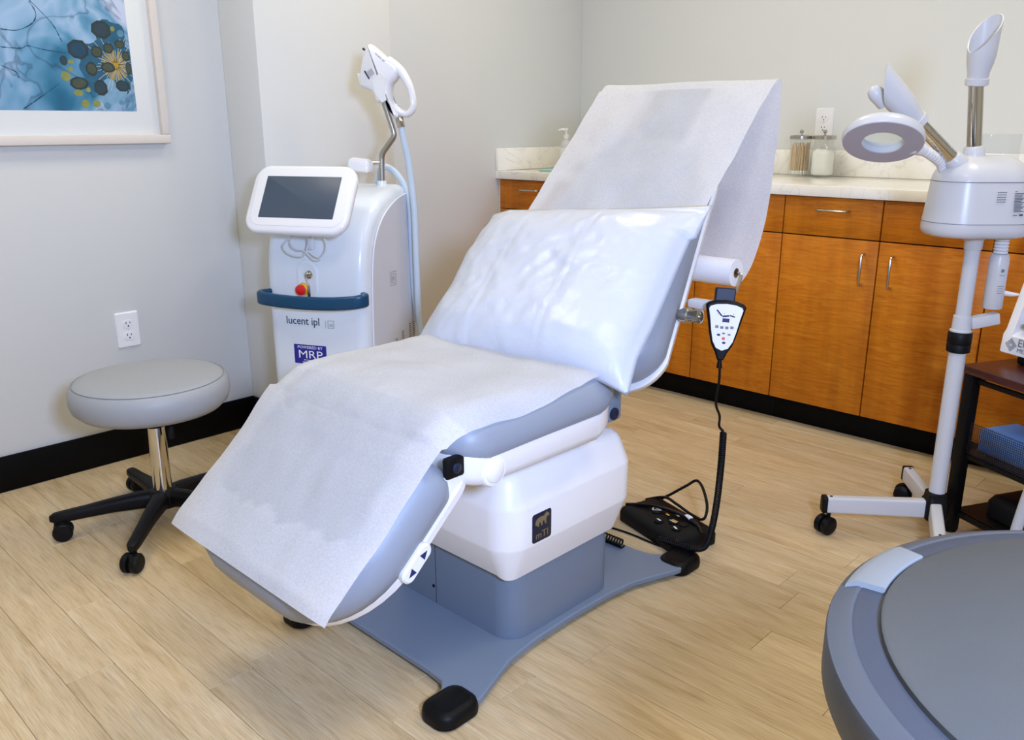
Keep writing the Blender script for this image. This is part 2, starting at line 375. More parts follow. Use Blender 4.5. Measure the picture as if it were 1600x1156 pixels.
def mesh_obj(name, g, mts, parent=None, angle=40, inv=None, loc=None):
    me = bpy.data.meshes.new(name)
    vs = [inv @ p for p in g.v] if inv else g.v
    me.from_pydata([tuple(p) for p in vs], [], g.f)
    for mm in (mts if isinstance(mts, (list, tuple)) else [mts]): me.materials.append(MATS[mm])
    if isinstance(mts, (list, tuple)):
        for p, k in zip(me.polygons, g.m): p.material_index = k
    me.update()
    bm = bmesh.new(); bm.from_mesh(me); bmesh.ops.recalc_face_normals(bm, faces=bm.faces); bm.to_mesh(me); bm.free()
    me.polygons.foreach_set('use_smooth', [True]*len(me.polygons))
    me.set_sharp_from_angle(angle=math.radians(angle))
    o = bpy.data.objects.new(name, me); COL.objects.link(o)
    if parent: o.parent = parent
    if loc: o.location = loc
    return o
ROOT_M = {}
def thing(name, label, cat, loc=(0, 0, 0), rz=0.0, group=None):
    o = bpy.data.objects.new(name, None); COL.objects.link(o); o.empty_display_size = 0.1
    o.location = loc; o.rotation_euler = (0, 0, rz); o['label'] = label; o['category'] = cat
    if group: o['group'] = group
    ROOT_M[o.name] = (T(*loc) @ RZ(rz)).inverted()
    return o
def part(name, g, mt, parent, w=False, label=None, angle=40, kind=None):
    """a part in its thing's own coordinates, or in world coordinates when w is set"""
    inv = None
    if w:
        r = parent
        while r.parent: r = r.parent
        inv = ROOT_M[r.name]
    o = mesh_obj(name, g, mt, parent, angle, inv)
    if label: o['label'] = label
    if kind: o['kind'] = kind
    return o
def solo(name, g, mt, label, cat, group=None, angle=40):
    c = Vector((sum(p.x for p in g.v)/len(g.v), sum(p.y for p in g.v)/len(g.v), min(p.z for p in g.v)))
    o = mesh_obj(name, g, mt, None, angle, T(*(-c)), c); o['label'] = label; o['category'] = cat
    if group: o['group'] = group
    return o
def struct(name, g, mt, angle=30):
    o = mesh_obj(name, g, mt, None, angle); o['kind'] = 'structure'
    return o
def bx(x0, x1, y0, y1, z0, z1, b=0.002):
    return G().box(((x0+x1)/2, (y0+y1)/2, (z0+z1)/2), (x1-x0, y1-y0, z1-z0), b)
def text(g, s, size, M, align='CENTER', ext=0.0004, sx=1.0, bold=0.0):
    cu = bpy.data.curves.new('lettering', 'FONT'); cu.body = s; cu.size = size; cu.align_x = align; cu.extrude = ext; cu.resolution_u = 3; cu.offset = bold
    o = bpy.data.objects.new('lettering', cu); COL.objects.link(o)
    dg = bpy.context.evaluated_depsgraph_get(); me = o.evaluated_get(dg).to_mesh()
    vs = [(v.co.x*sx, v.co.y, v.co.z) for v in me.vertices]; fs = [tuple(p.vertices) for p in me.polygons]
    g.add(vs, fs, M)
    o.evaluated_get(dg).to_mesh_clear(); bpy.data.objects.remove(o); bpy.data.curves.remove(cu)
    return g

# ------------------------------------------------------------------ room shell
WL, WC, WS, YJ, YK, YB = -2.912, -2.684, -2.972, 1.569, 2.13, 3.60
XR, YF = 1.35, -1.10
struct('floor', bx(WL-0.15, XR+0.1, YF-0.1, YB+0.1, -0.06, -0.006, 0.001), 'cabinet_dark')
floor = bpy.data.objects['floor']
row = 0; y = YF-0.049
while y < YB-0.005:
    x = WL-0.06-random.random()*0.9
    if abs(y-1.251) < 0.02: x = -1.0-0.9*3
    if abs(y-1.551) < 0.02: x = -0.763-0.9*3
    if abs(y-0.651) < 0.02: x = -1.502-0.9*2
    while x < XR:
        x0, x1 = max(x, WL-0.06), min(x+0.9, XR)
        if x1-x0 > 0.02:
            g = G(); g.slab(x1-x0-0.0006, 0.0994, 0.0005, [(0, -0.006), (0, -0.0009), (0.0009, 0)], n=1)
            p = mesh_obj('plank', g, 'plank_wood', floor, 20, None, ((x0+x1)/2, y+0.05, 0))
        x += 0.9
    y += 0.1
struct('wall_left', bx(WL-0.12, WL, YF, YJ, 0, CEIL, 0.001), 'wall_paint')
struct('wall_column', bx(WC-0.40, WC, YJ, YK, 0, CEIL, 0.001), 'wall_paint')
struct('wall_corner', bx(WS-0.12, WS, YK, YB, 0, CEIL, 0.001), 'wall_paint')
struct('wall_back', bx(WS-0.12, XR+0.12, YB, YB+0.12, 0, CEIL, 0.001), 'wall_paint')
struct('wall_right', bx(XR, XR+0.12, YF, YB, 0, CEIL, 0.001), 'wall_paint')
struct('wall_front', bx(WL-0.12, XR+0.12, YF-0.12, YF, 0, CEIL, 0.001), 'wall_paint')
struct('ceiling', bx(WS-0.12, XR+0.12, YF-0.12, YB+0.12, CEIL, CEIL+0.06, 0.001), 'ceiling_white')
HB = 0.117
struct('baseboard_left', bx(WL, WL+0.010, YF, YJ, 0, HB, 0.003), 'base_black')
struct('baseboard_column', bx(WL+0.010, WC+0.010, YJ-0.010, YJ, 0, HB, 0.003), 'base_black')
struct('baseboard_column_side', bx(WC, WC+0.010, YJ, YK, 0, HB, 0.003), 'base_black')
struct('baseboard_corner', bx(WS, WS+0.010, YK, 2.98, 0, HB, 0.003), 'base_black')
struct('baseboard_right', bx(XR-0.010, XR, YF, 2.98, 0, HB, 0.003), 'base_black')
struct('baseboard_front', bx(WL+0.01, XR-0.01, YF, YF+0.010, 0, HB, 0.003), 'base_black')
for i, (px, py) in enumerate(PANELS):
    t = thing('ceiling_light', 'square ceiling light panel above '+('the grey stool', 'the light-therapy machine and worktop corner', 'the round slate bin', 'the dark cart')[i], 'light', (px, py, CEIL), 0, 'ceiling light panels')
    g = G(); g.slab(0.62, 0.62, 0.01, [(0.0, -0.012), (0.0, 0.0)])
    g.slab(0.62, 0.62, 0.01, [(0.0, -0.02), (0.0, -0.012), (0.03, -0.012), (0.03, -0.02)])
    part('housing', G().slab(0.62, 0.62, 0.01, [(0.004, -0.020), (0, -0.016), (0, 0)]), 'ceiling_white', t)
    part('diffuser', G().slab(0.56, 0.56, 0.01, [(0.002, -0.026), (0, -0.0205)]), 'panel_glow', t)

# ------------------------------------------------------------------ framed picture
pic = thing('framed_picture', 'framed blue abstract floral print with wide white mat on the left wall', 'picture', (WL, 0.87, 1.069))
def rectloop(y0, y1, z0, z1, xs): return [(xs, y0, z0), (xs, y1, z0), (xs, y1, z1), (xs, y0, z1)]
PY0, PY1, PZ0, PZ1 = 0.42, 1.337, 1.067, 1.86
for k, (a, b, c, d) in enumerate(((PY0, PY1, PZ0, PZ0+0.029), (PY0, PY1, PZ1-0.029, PZ1), (PY0, PY0+0.026, PZ0+0.029, PZ1-0.029), (PY1-0.026, PY1, PZ0+0.029, PZ1-0.029))):
    part('frame_rail', bx(WL+0.001, WL+0.034, a, b, c, d, 0.003), 'frame_wood', pic, True)
part('mat_board', bx(WL+0.001, WL+0.013, PY0+0.02, PY1-0.02, PZ0+0.02, PZ1-0.02, 0.001), 'mat_board', pic, True)
pr = part('print', bx(WL+0.011, WL+0.0138, PY0+0.097, 1.242, 1.169, PZ1-0.10, 0.0002), 'ink_art', pic, True, label='blue alcohol-ink print with a flower of dark pods')
MP = frame((WL+0.0138, 0, 0), (1, 0, 0))          # local x = world y, local y = world z
PODS = [(1.159, 1.413, .032, .029, 'd'), (1.082, 1.349, .034, .03, 'b'), (1.174, 1.359, .016, .016, 'o'), (1.211, 1.372, .017, .013, 'o'), (1.115, 1.295, .018, .021, 'o'), (1.166, 1.301, .023, .016, 'o'), (1.072, 1.251, .029, .019, 'o'), (1.136, 1.239, .022, .027, 'd'), (1.205, 1.247, .024, .018, 'd'), (1.137, 1.346, .019, .018, 'o'), (1.226, 1.338, .013, .015, 'o'), (1.23, 1.301, .009, .02, 'o'), (1.035, 1.316, .012, .015, 'd'), (1.035, 1.27, .014, .014, 'y'), (1.066, 1.222, .014, .01, 'y'), (1.082, 1.19, .012, .013, 'y'), (1.117, 1.191, .012, .011, 'y'), (1.149, 1.185, .011, .011, 't'), (1.217, 1.405, .011, .011, 't'), (1.194, 1.417, .007, .008, 'y'), (1.056, 1.313, .009, .006, 'y'), (1.051, 1.292, .008, .007, 'y'), (1.097, 1.232, .007, .008, 'y'), (1.194, 1.196, .008, .008, 't'), (1.227, 1.206, .008, .007, 't')]
g = G()
for l in ([(.962, 1.48), (.993, 1.447), (1.02, 1.413), (1.038, 1.369)], [(.865, 1.345), (.919, 1.344), (.939, 1.352), (.982, 1.344), (1.046, 1.337)], [(.901, 1.172), (.945, 1.201), (1.013, 1.248)], [(.873, 1.394), (.918, 1.394), (.961, 1.416), (.975, 1.445), (.961, 1.476)], [(.858, 1.295), (.879, 1.286), (.897, 1.277), (.902, 1.261)]):
    pts = cr([(a, b, 0) for a, b in l], 8); left = []; right = []
    for i, p in enumerate(pts):
        t = (pts[min(i+1, len(pts)-1)]-pts[max(i-1, 0)]).normalized(); w = 0.0006+0.0028*abs(mn.noise((p.x*60, p.y*60, 3)))
        left.append((p.x-t.y*w, p.y+t.x*w, 0.0002)); right.append((p.x+t.y*w, p.y-t.x*w, 0.0002))
    g.cm = 0; g.grid([left, right], MP)
def blot(cx_, cy_, rx, ry, seed, z):
    n = 46; pts = []
    for j in range(n):
        a = 2*PI*j/n; k = 1+0.28*mn.noise((math.cos(a)*1.7, math.sin(a)*1.7, seed))+0.10*mn.noise((math.cos(a)*5, math.sin(a)*5, seed))
        pts.append((min(cx_+rx*k*math.cos(a), 1.2405), max(cy_+ry*k*math.sin(a), 1.1705), z))
    g.add(pts, [tuple(range(n))], MP)
g.cm = 9; blot(1.165, 1.305, 0.088, 0.085, 3.0, 0.00010); blot(1.185, 1.395, 0.05, 0.045, 8.0, 0.00013)
g.cm = 10; blot(1.165, 1.225, 0.045, 0.04, 9.0, 0.00019)
for k in range(52):
    a = 2*PI*k/52+random.uniform(-.06, .06); L = random.uniform(.045, .10); w = .0011 if k % 2 else .0030
    c, s = math.cos(a), math.sin(a); x1, y1 = 1.19+c*L, 1.308+s*L
    if x1 > 1.239: f = (1.239-1.19)/(c*L); L *= f; x1, y1 = 1.19+c*L, 1.308+s*L
    g.cm = 1 if k % 2 == 0 else 2
    if k % 2 == 0: L = min(L, .045); x1, y1 = 1.19+c*L, 1.308+s*L
    if y1 < 1.171: f = (1.308-1.171)/(1.308-y1); x1, y1 = 1.19+(x1-1.19)*f, 1.171
    bx_, by_ = 1.19+c*.007, 1.308+s*.007
    g.add([(bx_-s*w*.5, by_+c*w*.5, .0003), (bx_+s*w*.5, by_-c*w*.5, .0003), (x1+s*w*.6, y1-c*w*.6, .0003), (x1-s*w*.6, y1+c*w*.6, .0003)], [(0, 1, 2, 3)], MP)
pm = ['vein', 'ray_y', 'ray_w', 'pod_rim', 'pod_d', 'pod_b', 'pod_o', 'pod_y', 'pod_t', 'wash_dark', 'wash_light', 'wash_lilac']
g.cm = 1; g.add([(p[0], p[1], .00035) for p in ell(.010, .009, 16, 1.19, 1.308)], [tuple(range(16))], MP)
for (a, b, r1, r2, k) in PODS:
    n = 8 if k in 'db' else 18
    pts = [(a+r1*math.cos(2*PI*j/n+.3)*random.uniform(.92, 1.05), b+r2*math.sin(2*PI*j/n+.3)*random.uniform(.92, 1.05)) for j in range(n)]
    pts = [(min(p[0], 1.2405), max(p[1], 1.1705)) for p in pts]
    g.cm = 3 if k not in 'yt' else pm.index('pod_'+k); g.add([(p[0], p[1], .0004) for p in pts], [tuple(range(n))], MP)
    g.cm = pm.index('pod_'+k); g.add([(a+(p[0]-a)*.72, b+(p[1]-b)*.72, .0005) for p in pts], [tuple(range(n))], MP)
part('flower_motif', g, pm, pr, True)

# ------------------------------------------------------------------ power outlets
def outlet(M, loc, label):
    t = thing('power_outlet', label, 'outlet', loc)
    part('cover_plate', G().slab(0.078, 0.122, 0.006, [(0, 0.0), (0, 0.003), (0.004, 0.0065)], M), 'white_plastic', t, True)
    for s in (1, -1):
        r = part('receptacle', G().slab(0.034, 0.029, 0.013, [(0, 0.006), (0.0005, 0.0085)], M @ T(0, s*0.0205, 0)), 'white_gloss', t, True)
        g = G()
        for dx, hh in ((-0.0065, 0.008), (0.0065, 0.0065)): g.box((dx, s*0.0205+0.004, 0.0086), (0.0024, hh, 0.0006), 0.0001, M)
        g.lathe([(0.0026, 0.0082), (0.0026, 0.0089)], 10, M @ T(0, s*0.0205-0.007, 0))
        part('slots', g, 'black_plastic', r, True)
    part('screw', G().lathe([(0.003, 0.006), (0.0026, 0.0072)], 10, M), 'white_dim', t, True)
outlet(frame((WL, 1.127, 0.455), (1, 0, 0)), (WL, 1.127, 0.394), 'white duplex power outlet on the left wall above the grey stool')
outlet(frame((-1.642, YB, 1.128), (0, -1, 0)), (-1.642, YB, 1.067), 'white duplex power outlet on the back wall above the glass jars')

# ------------------------------------------------------------------ cabinets and worktop
YD = 2.987                                   # door faces
EDGES = [-2.962, -2.566, -2.205, -1.846, -1.484, -1.125, -0.770, -0.410, -0.050, 0.310, 0.670]
unit_names = ['in the corner by the side wall', 'behind the reclining chair', 'below the glass jars, right of the hand control', 'behind the white steamer', 'beyond the dark cart']
def pull(M, L, parent):
    g = G(); h = 0.028; r = 0.0045
    path = [(-L/2, 0, 0), (-L/2, 0, h*0.7), (-L/2+0.004, 0, h*0.92), (-L/2+0.012, 0, h), (L/2-0.012, 0, h), (L/2-0.004, 0, h*0.92), (L/2, 0, h*0.7), (L/2, 0, 0)]
    g.tube(path, r, 8, M); part('handle', g, 'brushed', parent, True, label='brushed steel bar handle')
for u in range(5):
    x0, xm, x1 = EDGES[2*u], EDGES[2*u+1], EDGES[2*u+2]
    t = thing('base_cabinet', 'honey brown base cabinet '+unit_names[u], 'cabinet', ((x0+x1)/2, YD+0.3, 0), 0, 'base cabinets under the pale worktop')
    part('carcass', bx(x0+0.001, x1-0.001, YD+0.021, YB-0.02, 0.101, 0.874, 0.002), 'cabinet_dark', t, True)
    part('toe_kick', bx(x0+0.0005, x1-0.0005, YD+0.058, YD+0.076, 0.0, 0.100, 0.001), 'base_black', t, True)
    for k, (a, b) in enumerate(((x0, xm), (xm, x1))):
        dr = part('drawer_front', bx(a+0.0022, b-0.0022, YD, YD+0.020, 0.7375, 0.8725, 0.0015), 'cabinet_wood', t, True)
        pull(frame(((a+b)/2+0.010, YD, 0.83), (0, -1, 0)), 0.110, dr)
        dd = part('door', bx(a+0.0022, b-0.0022, YD, YD+0.020, 0.1015, 0.7330, 0.0015), 'cabinet_wood', t, True)
        hx = b-0.046 if k == 0 else a+0.054
        pull(frame((hx, YD, 0.635), (0, -1, 0)) @ RZ(PI/2), 0.108, dd)
g = bx(WS+0.001, 0.70, YD-0.022, YB-0.001, 0.876, 0.914, 0.003)
top = thing('worktop', 'pale quartz worktop running over the wooden cabinets', 'worktop', (-1.13, 3.28, 0.876))
part('slab', g, 'quartz', top, True)
part('backsplash', bx(WS+0.021, 0.70, YB-0.020, YB-0.001, 0.9142, 1.018, 0.002), 'quartz', top, True)
part('side_splash', bx(WS+0.001, WS+0.020, YD-0.020, YB-0.001, 0.9142, 1.018, 0.002), 'quartz', top, True)
solo('filler_strip', bx(WS+0.001, -2.9635, YD+0.003, YD+0.03, 0.10, 0.875, 0.001), 'white_dim', 'narrow pale filler strip between the corner cabinet and side wall', 'trim')

# ------------------------------------------------------------------ things on the worktop
def jar(x, y, label, kind):
    t = thing('glass_jar', label, 'jar', (x, y, 0.9142))
    R, Hh = 0.044, 0.150
    if kind == 'swab':
        prof = [(0.0, 0.0), (R-0.004, 0.0), (R, 0.004), (R, Hh), (R-0.003, Hh), (R-0.003, 0.007), (0.0, 0.006)]
        part('glass', G().lathe(prof, 32, caps=False), 'glass', t)
    else:
        g = G()
        out = [(0.004, 0.0), (0, 0.005), (0, 0.105), (0.004, 0.118), (0.010, 0.128), (0.010, Hh)]
        inn = [(0.013, Hh), (0.013, 0.127), (0.007, 0.117), (0.003, 0.104), (0.003, 0.008), (0.006, 0.006)]
        g.slab(2*R, 2*R, 0.03, out+inn, None, 6); part('glass', g, 'glass', t)
    l = part('lid', G().lathe([(R-0.002, Hh), (R+0.002, Hh+0.001), (R+0.002, Hh+0.013), (R-0.001, Hh+0.016), (0.0, Hh+0.0165)], 36), 'brushed', t)
    part('knob', G().lathe([(0.004, Hh+0.016), (0.004, Hh+0.024), (0.008, Hh+0.028), (0.008, Hh+0.034), (0.004, Hh+0.038), (0, Hh+0.0385)], 16), 'brushed', l)
    return t
t = jar(-1.676, 3.472, 'glass jar of wooden cotton swabs with steel lid on the worktop', 'swab')
g = G(); gt = G(); pos = []
for k in range(400):
    a = random.random()*2*PI; r = 0.037*math.sqrt(random.random()); p = (r*math.cos(a), r*math.sin(a))
    if all((p[0]-q[0])**2+(p[1]-q[1])**2 > 0.0043**2 for q in pos): pos.append(p)
for p in pos:
    dx, dy = random.uniform(-.002, .002), random.uniform(-.002, .002); h = random.uniform(.118, .138)
    g.tube([(p[0], p[1], .02), (p[0]+dx, p[1]+dy, h)], 0.0011, 5)
    gt.lathe([(0.0008, .0082), (.0024, .011), (.0024, .02), (.0012, .024)], 6, T(p[0], p[1], 0))
part('swab_sticks', g, 'stick', t, kind='stuff'); part('swab_tips', gt, 'cotton', t, kind='stuff')
t = jar(-1.578, 3.478, 'glass jar packed with white cotton with steel lid on the worktop', 'cotton')
g = G(); g.slab(0.078, 0.078, 0.026, [(0.004, 0.009), (0, 0.015), (0.001, 0.05), (0, 0.085), (0.002, 0.098), (0.014, 0.110), (0.03, 0.114)])
g.deform(lambda p: (p.x*(1+.03*mn.noise((p.z*60, p.y*50, 1))), p.y*(1+.03*mn.noise((p.z*60, p.x*50, 5))), p.z+.004*mn.noise((p.x*60, p.y*60, 2))))
part('cotton', g, 'cotton', t)
t = thing('pump_bottle', 'tall white pump bottle on the worktop near the side wall', 'bottle', (-2.853, 3.350, 0.9142))
bt = part('bottle', G().lathe([(0.026, 0.0), (0.029, 0.004), (0.029, 0.11), (0.026, 0.125), (0.013, 0.138), (0.012, 0.146), (0, 0.146)], 28), 'white_dim', t)
part('label', G().lathe([(0.0294, 0.03), (0.0296, 0.031), (0.0296, 0.099), (0.0294, 0.10)], 28, caps=False), 'white_plastic', bt)
g = G(); g.lathe([(0.014, 0.144), (0.014, 0.160), (0.006, 0.164), (0.004, 0.180), (0.010, 0.182), (0.011, 0.192), (0.004, 0.196), (0, 0.196)], 18)
g.tube([(0, 0, 0.188), (-0.02, -0.02, 0.188), (-0.028, -0.028, 0.183)], [0.006, 0.005, 0.004], 8)
part('pump', g, 'white_gloss', t)
g = G(); g.slab(0.085, 0.05, 0.012, [(0.006, 0.9143), (0, 0.919), (0, 0.945), (0.006, 0.958), (0.016, 0.962)], T(-2.760, 3.32, 0) @ RZ(.4))
solo('small_pouch', g, 'black_rubber', 'small black pouch on the worktop beside the white pump bottle', 'pouch')
g = G(); g.slab(0.14, 0.09, 0.008, [(0.002, 0.9143), (0, 0.916), (0, 0.920), (0.004, 0.922)], T(-2.715, 3.115, 0) @ RZ(.1))
solo('folded_cloth', g, 'teal', 'flat pale teal folded cloth lying on the worktop', 'cloth')

# ------------------------------------------------------------------ rolling stool
t = thing('rolling_stool', 'round grey vinyl rolling stool with black five-legged base', 'stool', (-2.322, 0.940, 0))
seat = part('seat', G().lathe([(0.0, 0.352), (0.15, 0.352), (0.188, 0.358), (0.206, 0.375), (0.213, 0.398), (0.212, 0.420), (0.205, 0.438), (0.192, 0.4475), (0.17, 0.452), (0.10, 0.456), (0, 0.457)], 64), 'stool_vinyl', t)
part('seam', G().tube([(0.1985*math.cos(2*PI*k/72), 0.1985*math.sin(2*PI*k/72), 0.4445) for k in range(73)], 0.0011, 6, caps=False), 'stool_seam', seat)
part('seat_plate', G().lathe([(0.06, 0.335), (0.075, 0.338), (0.075, 0.352)], 24), 'black_plastic', t)
col = part('column', G().lathe([(0.026, 0.105), (0.026, 0.305), (0.022, 0.307)], 28), 'chrome', t)
part('column_collar', G().lathe([(0.0262, 0.300), (0.029, 0.304), (0.029, 0.335), (0.02, 0.337)], 24), 'black_plastic', t)
g = G(); g.tube([(0.03, 0.012, 0.33), (0.045, 0.02, 0.325), (0.05, 0.022, 0.305)], 0.004, 8); g.lathe([(0.004, 0.268), (0.008, 0.272), (0.008, 0.30), (0.004, 0.306)], 12, T(0.05, 0.022, 0))
part('height_lever', g, 'black_plastic', t)
part('hub', G().lathe([(0.02, 0.055), (0.042, 0.058), (0.046, 0.075), (0.044, 0.098), (0.034, 0.108), (0.02, 0.109)], 32), 'black_plastic', t)
A0 = math.atan2(0.667-0.94, -2.435+2.322)
for k in range(5):
    a = A0+2*PI*k/5; M = RZ(a)
    rings = []
    for s, zc, wd, ht in ((0.02, 0.082, 0.052, 0.052), (0.07, 0.083, 0.046, 0.048), (0.14, 0.080, 0.038, 0.040), (0.21, 0.074, 0.034, 0.034), (0.262, 0.070, 0.032, 0.032), (0.288, 0.069, 0.028, 0.028), (0.300, 0.068, 0.014, 0.016)):
        rings.append([(s, p[0], zc+p[1]) for p in rrect(wd, ht, min(wd, ht)*0.36, 4)])
    part('leg', G().loft(rings, M), 'black_plastic', t)
    b = random.uniform(0, 2*PI)
    Mc = M @ T(0.283, 0, 0) @ RZ(b)
    g = G(); g.lathe([(0.009, 0.040), (0.009, 0.066)], 10, Mc)
    for s in (-1, 1):
        g.lathe([(0.012, 0.0), (0.0255, 0.001), (0.0265, 0.006), (0.0265, 0.014), (0.022, 0.019), (0.008, 0.020)], 22, Mc @ T(0.012, 0, 0.0266) @ RX(-s*PI/2) @ T(0, 0, 0.004))
    g.slab(0.03, 0.016, 0.006, [(0.002, 0.03), (0, 0.036), (0, 0.05), (0.003, 0.055)], Mc @ T(0.008, 0, 0))
    part('caster', g, 'black_rubber', t)

# ------------------------------------------------------------------ treatment chair
CX = -1.335
t = chair = thing('treatment_chair', 'reclining grey vinyl treatment chair with cream base cover on steel plate', 'treatment chair', (CX, 1.34, 0))
# base plate with four lugs
half = [(0.140, 0.985), (0.185, 0.980), (0.205, 0.962), (0.214, 0.930), (0.228, 0.912), (0.262, 0.906), (0.285, 0.920), (0.290, 0.955), (0.284, 1.00), (0.262, 1.06), (0.238, 1.13), (0.227, 1.22), (0.2235, 1.35)]
ring = [(x, y) for x, y in half] + [(x, 2.70-y) for x, y in reversed(half[:-1])]
ring = ring + [(-x, y) for x, y in reversed(ring)]
pl = [(CX+p[0], p[1]) for p in ring]
# order CCW
ar = sum(pl[i][0]*pl[(i+1) % len(pl)][1]-pl[(i+1) % len(pl)][0]*pl[i][1] for i in range(len(pl)))
if ar < 0: pl.reverse()
part('base_plate', G().prism(pl, 0.016, T(0, 0, 0.012), 0.003), 'steel_grey', t, True)
for sx in (1, -1):
    for yy, sg in ((0.950, 1), (1.750, -1)):
        M = T(CX+sx*0.252, yy, 0) @ RZ(0)
        rr = (0.03, 0.03, 0.012, 0.025) if sg > 0 else (0.025, 0.025, 0.03, 0.03)
        g = G(); g.slab(0.088, 0.108, 0.032, [(0.006, 0.0), (0.001, 0.004), (0, 0.014), (0.002, 0.026), (0.007, 0.032), (0.016, 0.035), (0.02, 0.033)], M, 6, 0, -sg*0.006)
        part('foot_pad', g, 'black_rubber', t, True)
# grey steel pedestal
PX0, PX1, PYA, PYB = -1.542, -1.128, 1.165, 1.528
Mp = T((PX0+PX1)/2, (PYA+PYB)/2, 0)
ped = part('pedestal', G().slab(PX1-PX0, PYB-PYA, 0.055, [(0.001, 0.028), (0, 0.031), (0, 0.26)], Mp, 8), 'steel_grey', t, True)
part('panel_seam', bx(-1.3762, -1.3748, PYA-0.0006, PYA+0.002, 0.03, 0.24, 0.0002), 'black_plastic', ped, True)
part('screw', G().lathe([(0.0045, 0.0), (0.004, 0.0015)], 12, frame((-1.384, PYA, 0.072), (0, -1, 0))), 'black_plastic', ped, True)
part('lower_skirt', G().slab(PX1-PX0-0.03, PYB-PYA-0.03, 0.045, [(0, 0.0275), (0, 0.034)], Mp, 6), 'black_plastic', ped, True)
# cream cover
CX0, CX1, CYA, CYB = -1.577, -1.093, 1.118, 1.566
g = G(); prof = [(0.05, 0.208), (0.030, 0.208), (0.0285, 0.210), (0.0015, 0.266), (0.0005, 0.270), (0.0, 0.274), (0.0, 0.358), (0.0005, 0.362), (0.002, 0.366), (0.019, 0.412), (0.023, 0.420), (0.030, 0.428), (0.042, 0.435), (0.10, 0.446), (0.16, 0.448)]
g.slab(CX1-CX0, CYB-CYA, 0.062, prof, T((CX0+CX1)/2, (CYA+CYB)/2, 0), 10)
def covdef(p):
    z = p.z
    if z < 0.23:                                   # the near and far side panels hang lower than the ends
        f = min(1, max(0, (abs(p.x-CX)-0.15)/0.05)); z -= 0.020*f*(0.23-z)/0.022
    return (p.x, p.y, z+0.012*(p.y-1.34)*0)
g.deform(covdef)
cov = part('base_cover', g, 'cream_plastic', t, True, angle=28)
part('cover_cap', G().lathe([(0.026, -0.004), (0.026, 0.0006), (0.024, 0.0012), (0, 0.0014)], 32, frame((CX1-0.0118, 1.347, 0.3866), (1, 0, 0.36), (0, 0, 1))), 'cream_plastic', cov, True)
part('cap_outline', G().tube([frame((CX1-0.0118, 1.347, 0.3866), (1, 0, 0.36), (0, 0, 1)) @ Vector((0.0268*math.cos(2*PI*k/40), 0.0268*math.sin(2*PI*k/40), 0.0)) for k in range(41)], 0.0011, 6, caps=False), 'white_dim', cov, True)
Mb = frame((CX1, 1.222, 0.3075), (1, 0, 0))
bd = part('logo_badge', G().slab(0.060, 0.066, 0.007, [(0, -0.002), (0, 0.0006), (0.001, 0.0012)], Mb), 'navy_dark', cov, True, label='small dark badge with a bear and letters')
g = G(); bear = [(-21, -2), (-19, 6), (-14, 10), (-6, 12), (4, 11), (9, 14), (12, 17), (15, 16.5), (16, 14.5), (19, 13), (22, 9), (20.5, 7), (16, 7), (13, 4), (12, 0), (12.5, -6), (13, -8), (8, -8), (7.5, -4), (6, 0), (2, 0.5), (1, -4), (1.5, -8), (-3.5, -8), (-4, -2), (-8, 0), (-10, -3), (-9, -8), (-14, -8), (-15, -3), (-18, -4.5)]
pts = [(a*0.00105, b*0.00105+0.011) for a, b in bear]
bmx = bmesh.new(); vv = [bmx.verts.new((a, b, 0.0014)) for a, b in pts]; f = bmx.faces.new(vv); bmesh.ops.triangulate(bmx, faces=[f]); bmx.verts.index_update()
g.add([tuple(v.co) for v in bmx.verts], [tuple(v.index for v in f.verts) for f in bmx.faces], Mb); bmx.free()
text(g, 'mTI', 0.022, Mb @ T(0, -0.025, 0.0013), sx=1.15, ext=0.0002)
part('lettering', g, 'gold_print', bd, True)

# seat
def zdef(y): return 0.030*max(0, abs(y-1.17)-0.06)**2/0.04
g = G(); g.slab(0.590, 0.500, (0.07, 0.07, 0.10, 0.10), [(0.035, 0.512), (0.012, 0.514), (0.002, 0.530), (0.0, 0.552), (0.006, 0.580), (0.020, 0.600), (0.042, 0.612), (0.085, 0.619), (0.16, 0.621)], T(CX, 1.205, 0), 8)
def seatdef(p):
    w = max(0, min(1, (0.585-p.z)/0.06)); z = p.z+zdef(p.y)*w*1.3
    if p.y < 1.02: z -= (1.02-p.y)**2*1.2*(1-w)
    # pulled upholstery gathers along the rear of the side
    if p.y > 1.22 and w > 0.3: z += 0
    x = p.x
    if abs(p.x-CX) > 0.27 and p.y > 1.22: x += math.copysign(0.0016*math.sin(p.y*260)*w, p.x-CX)
    return (x, p.y, z)
g.deform(seatdef); seat = part('seat_cushion', g, 'vinyl_grey', t, True)
g = G(); g.slab(0.586, 0.480, (0.06, 0.06, 0.09, 0.09), [(0.09, 0.452), (0.030, 0.455), (0.012, 0.463), (0.003, 0.480), (0.003, 0.520), (0.02, 0.524)], T(CX, 1.200, 0), 8)
g.deform(lambda p: (p.x, p.y, p.z+zdef(p.y)*1.3+(0.008 if p.y < 1.05 else 0)))
sh = part('seat_shell', g, 'cream_plastic', t, True)
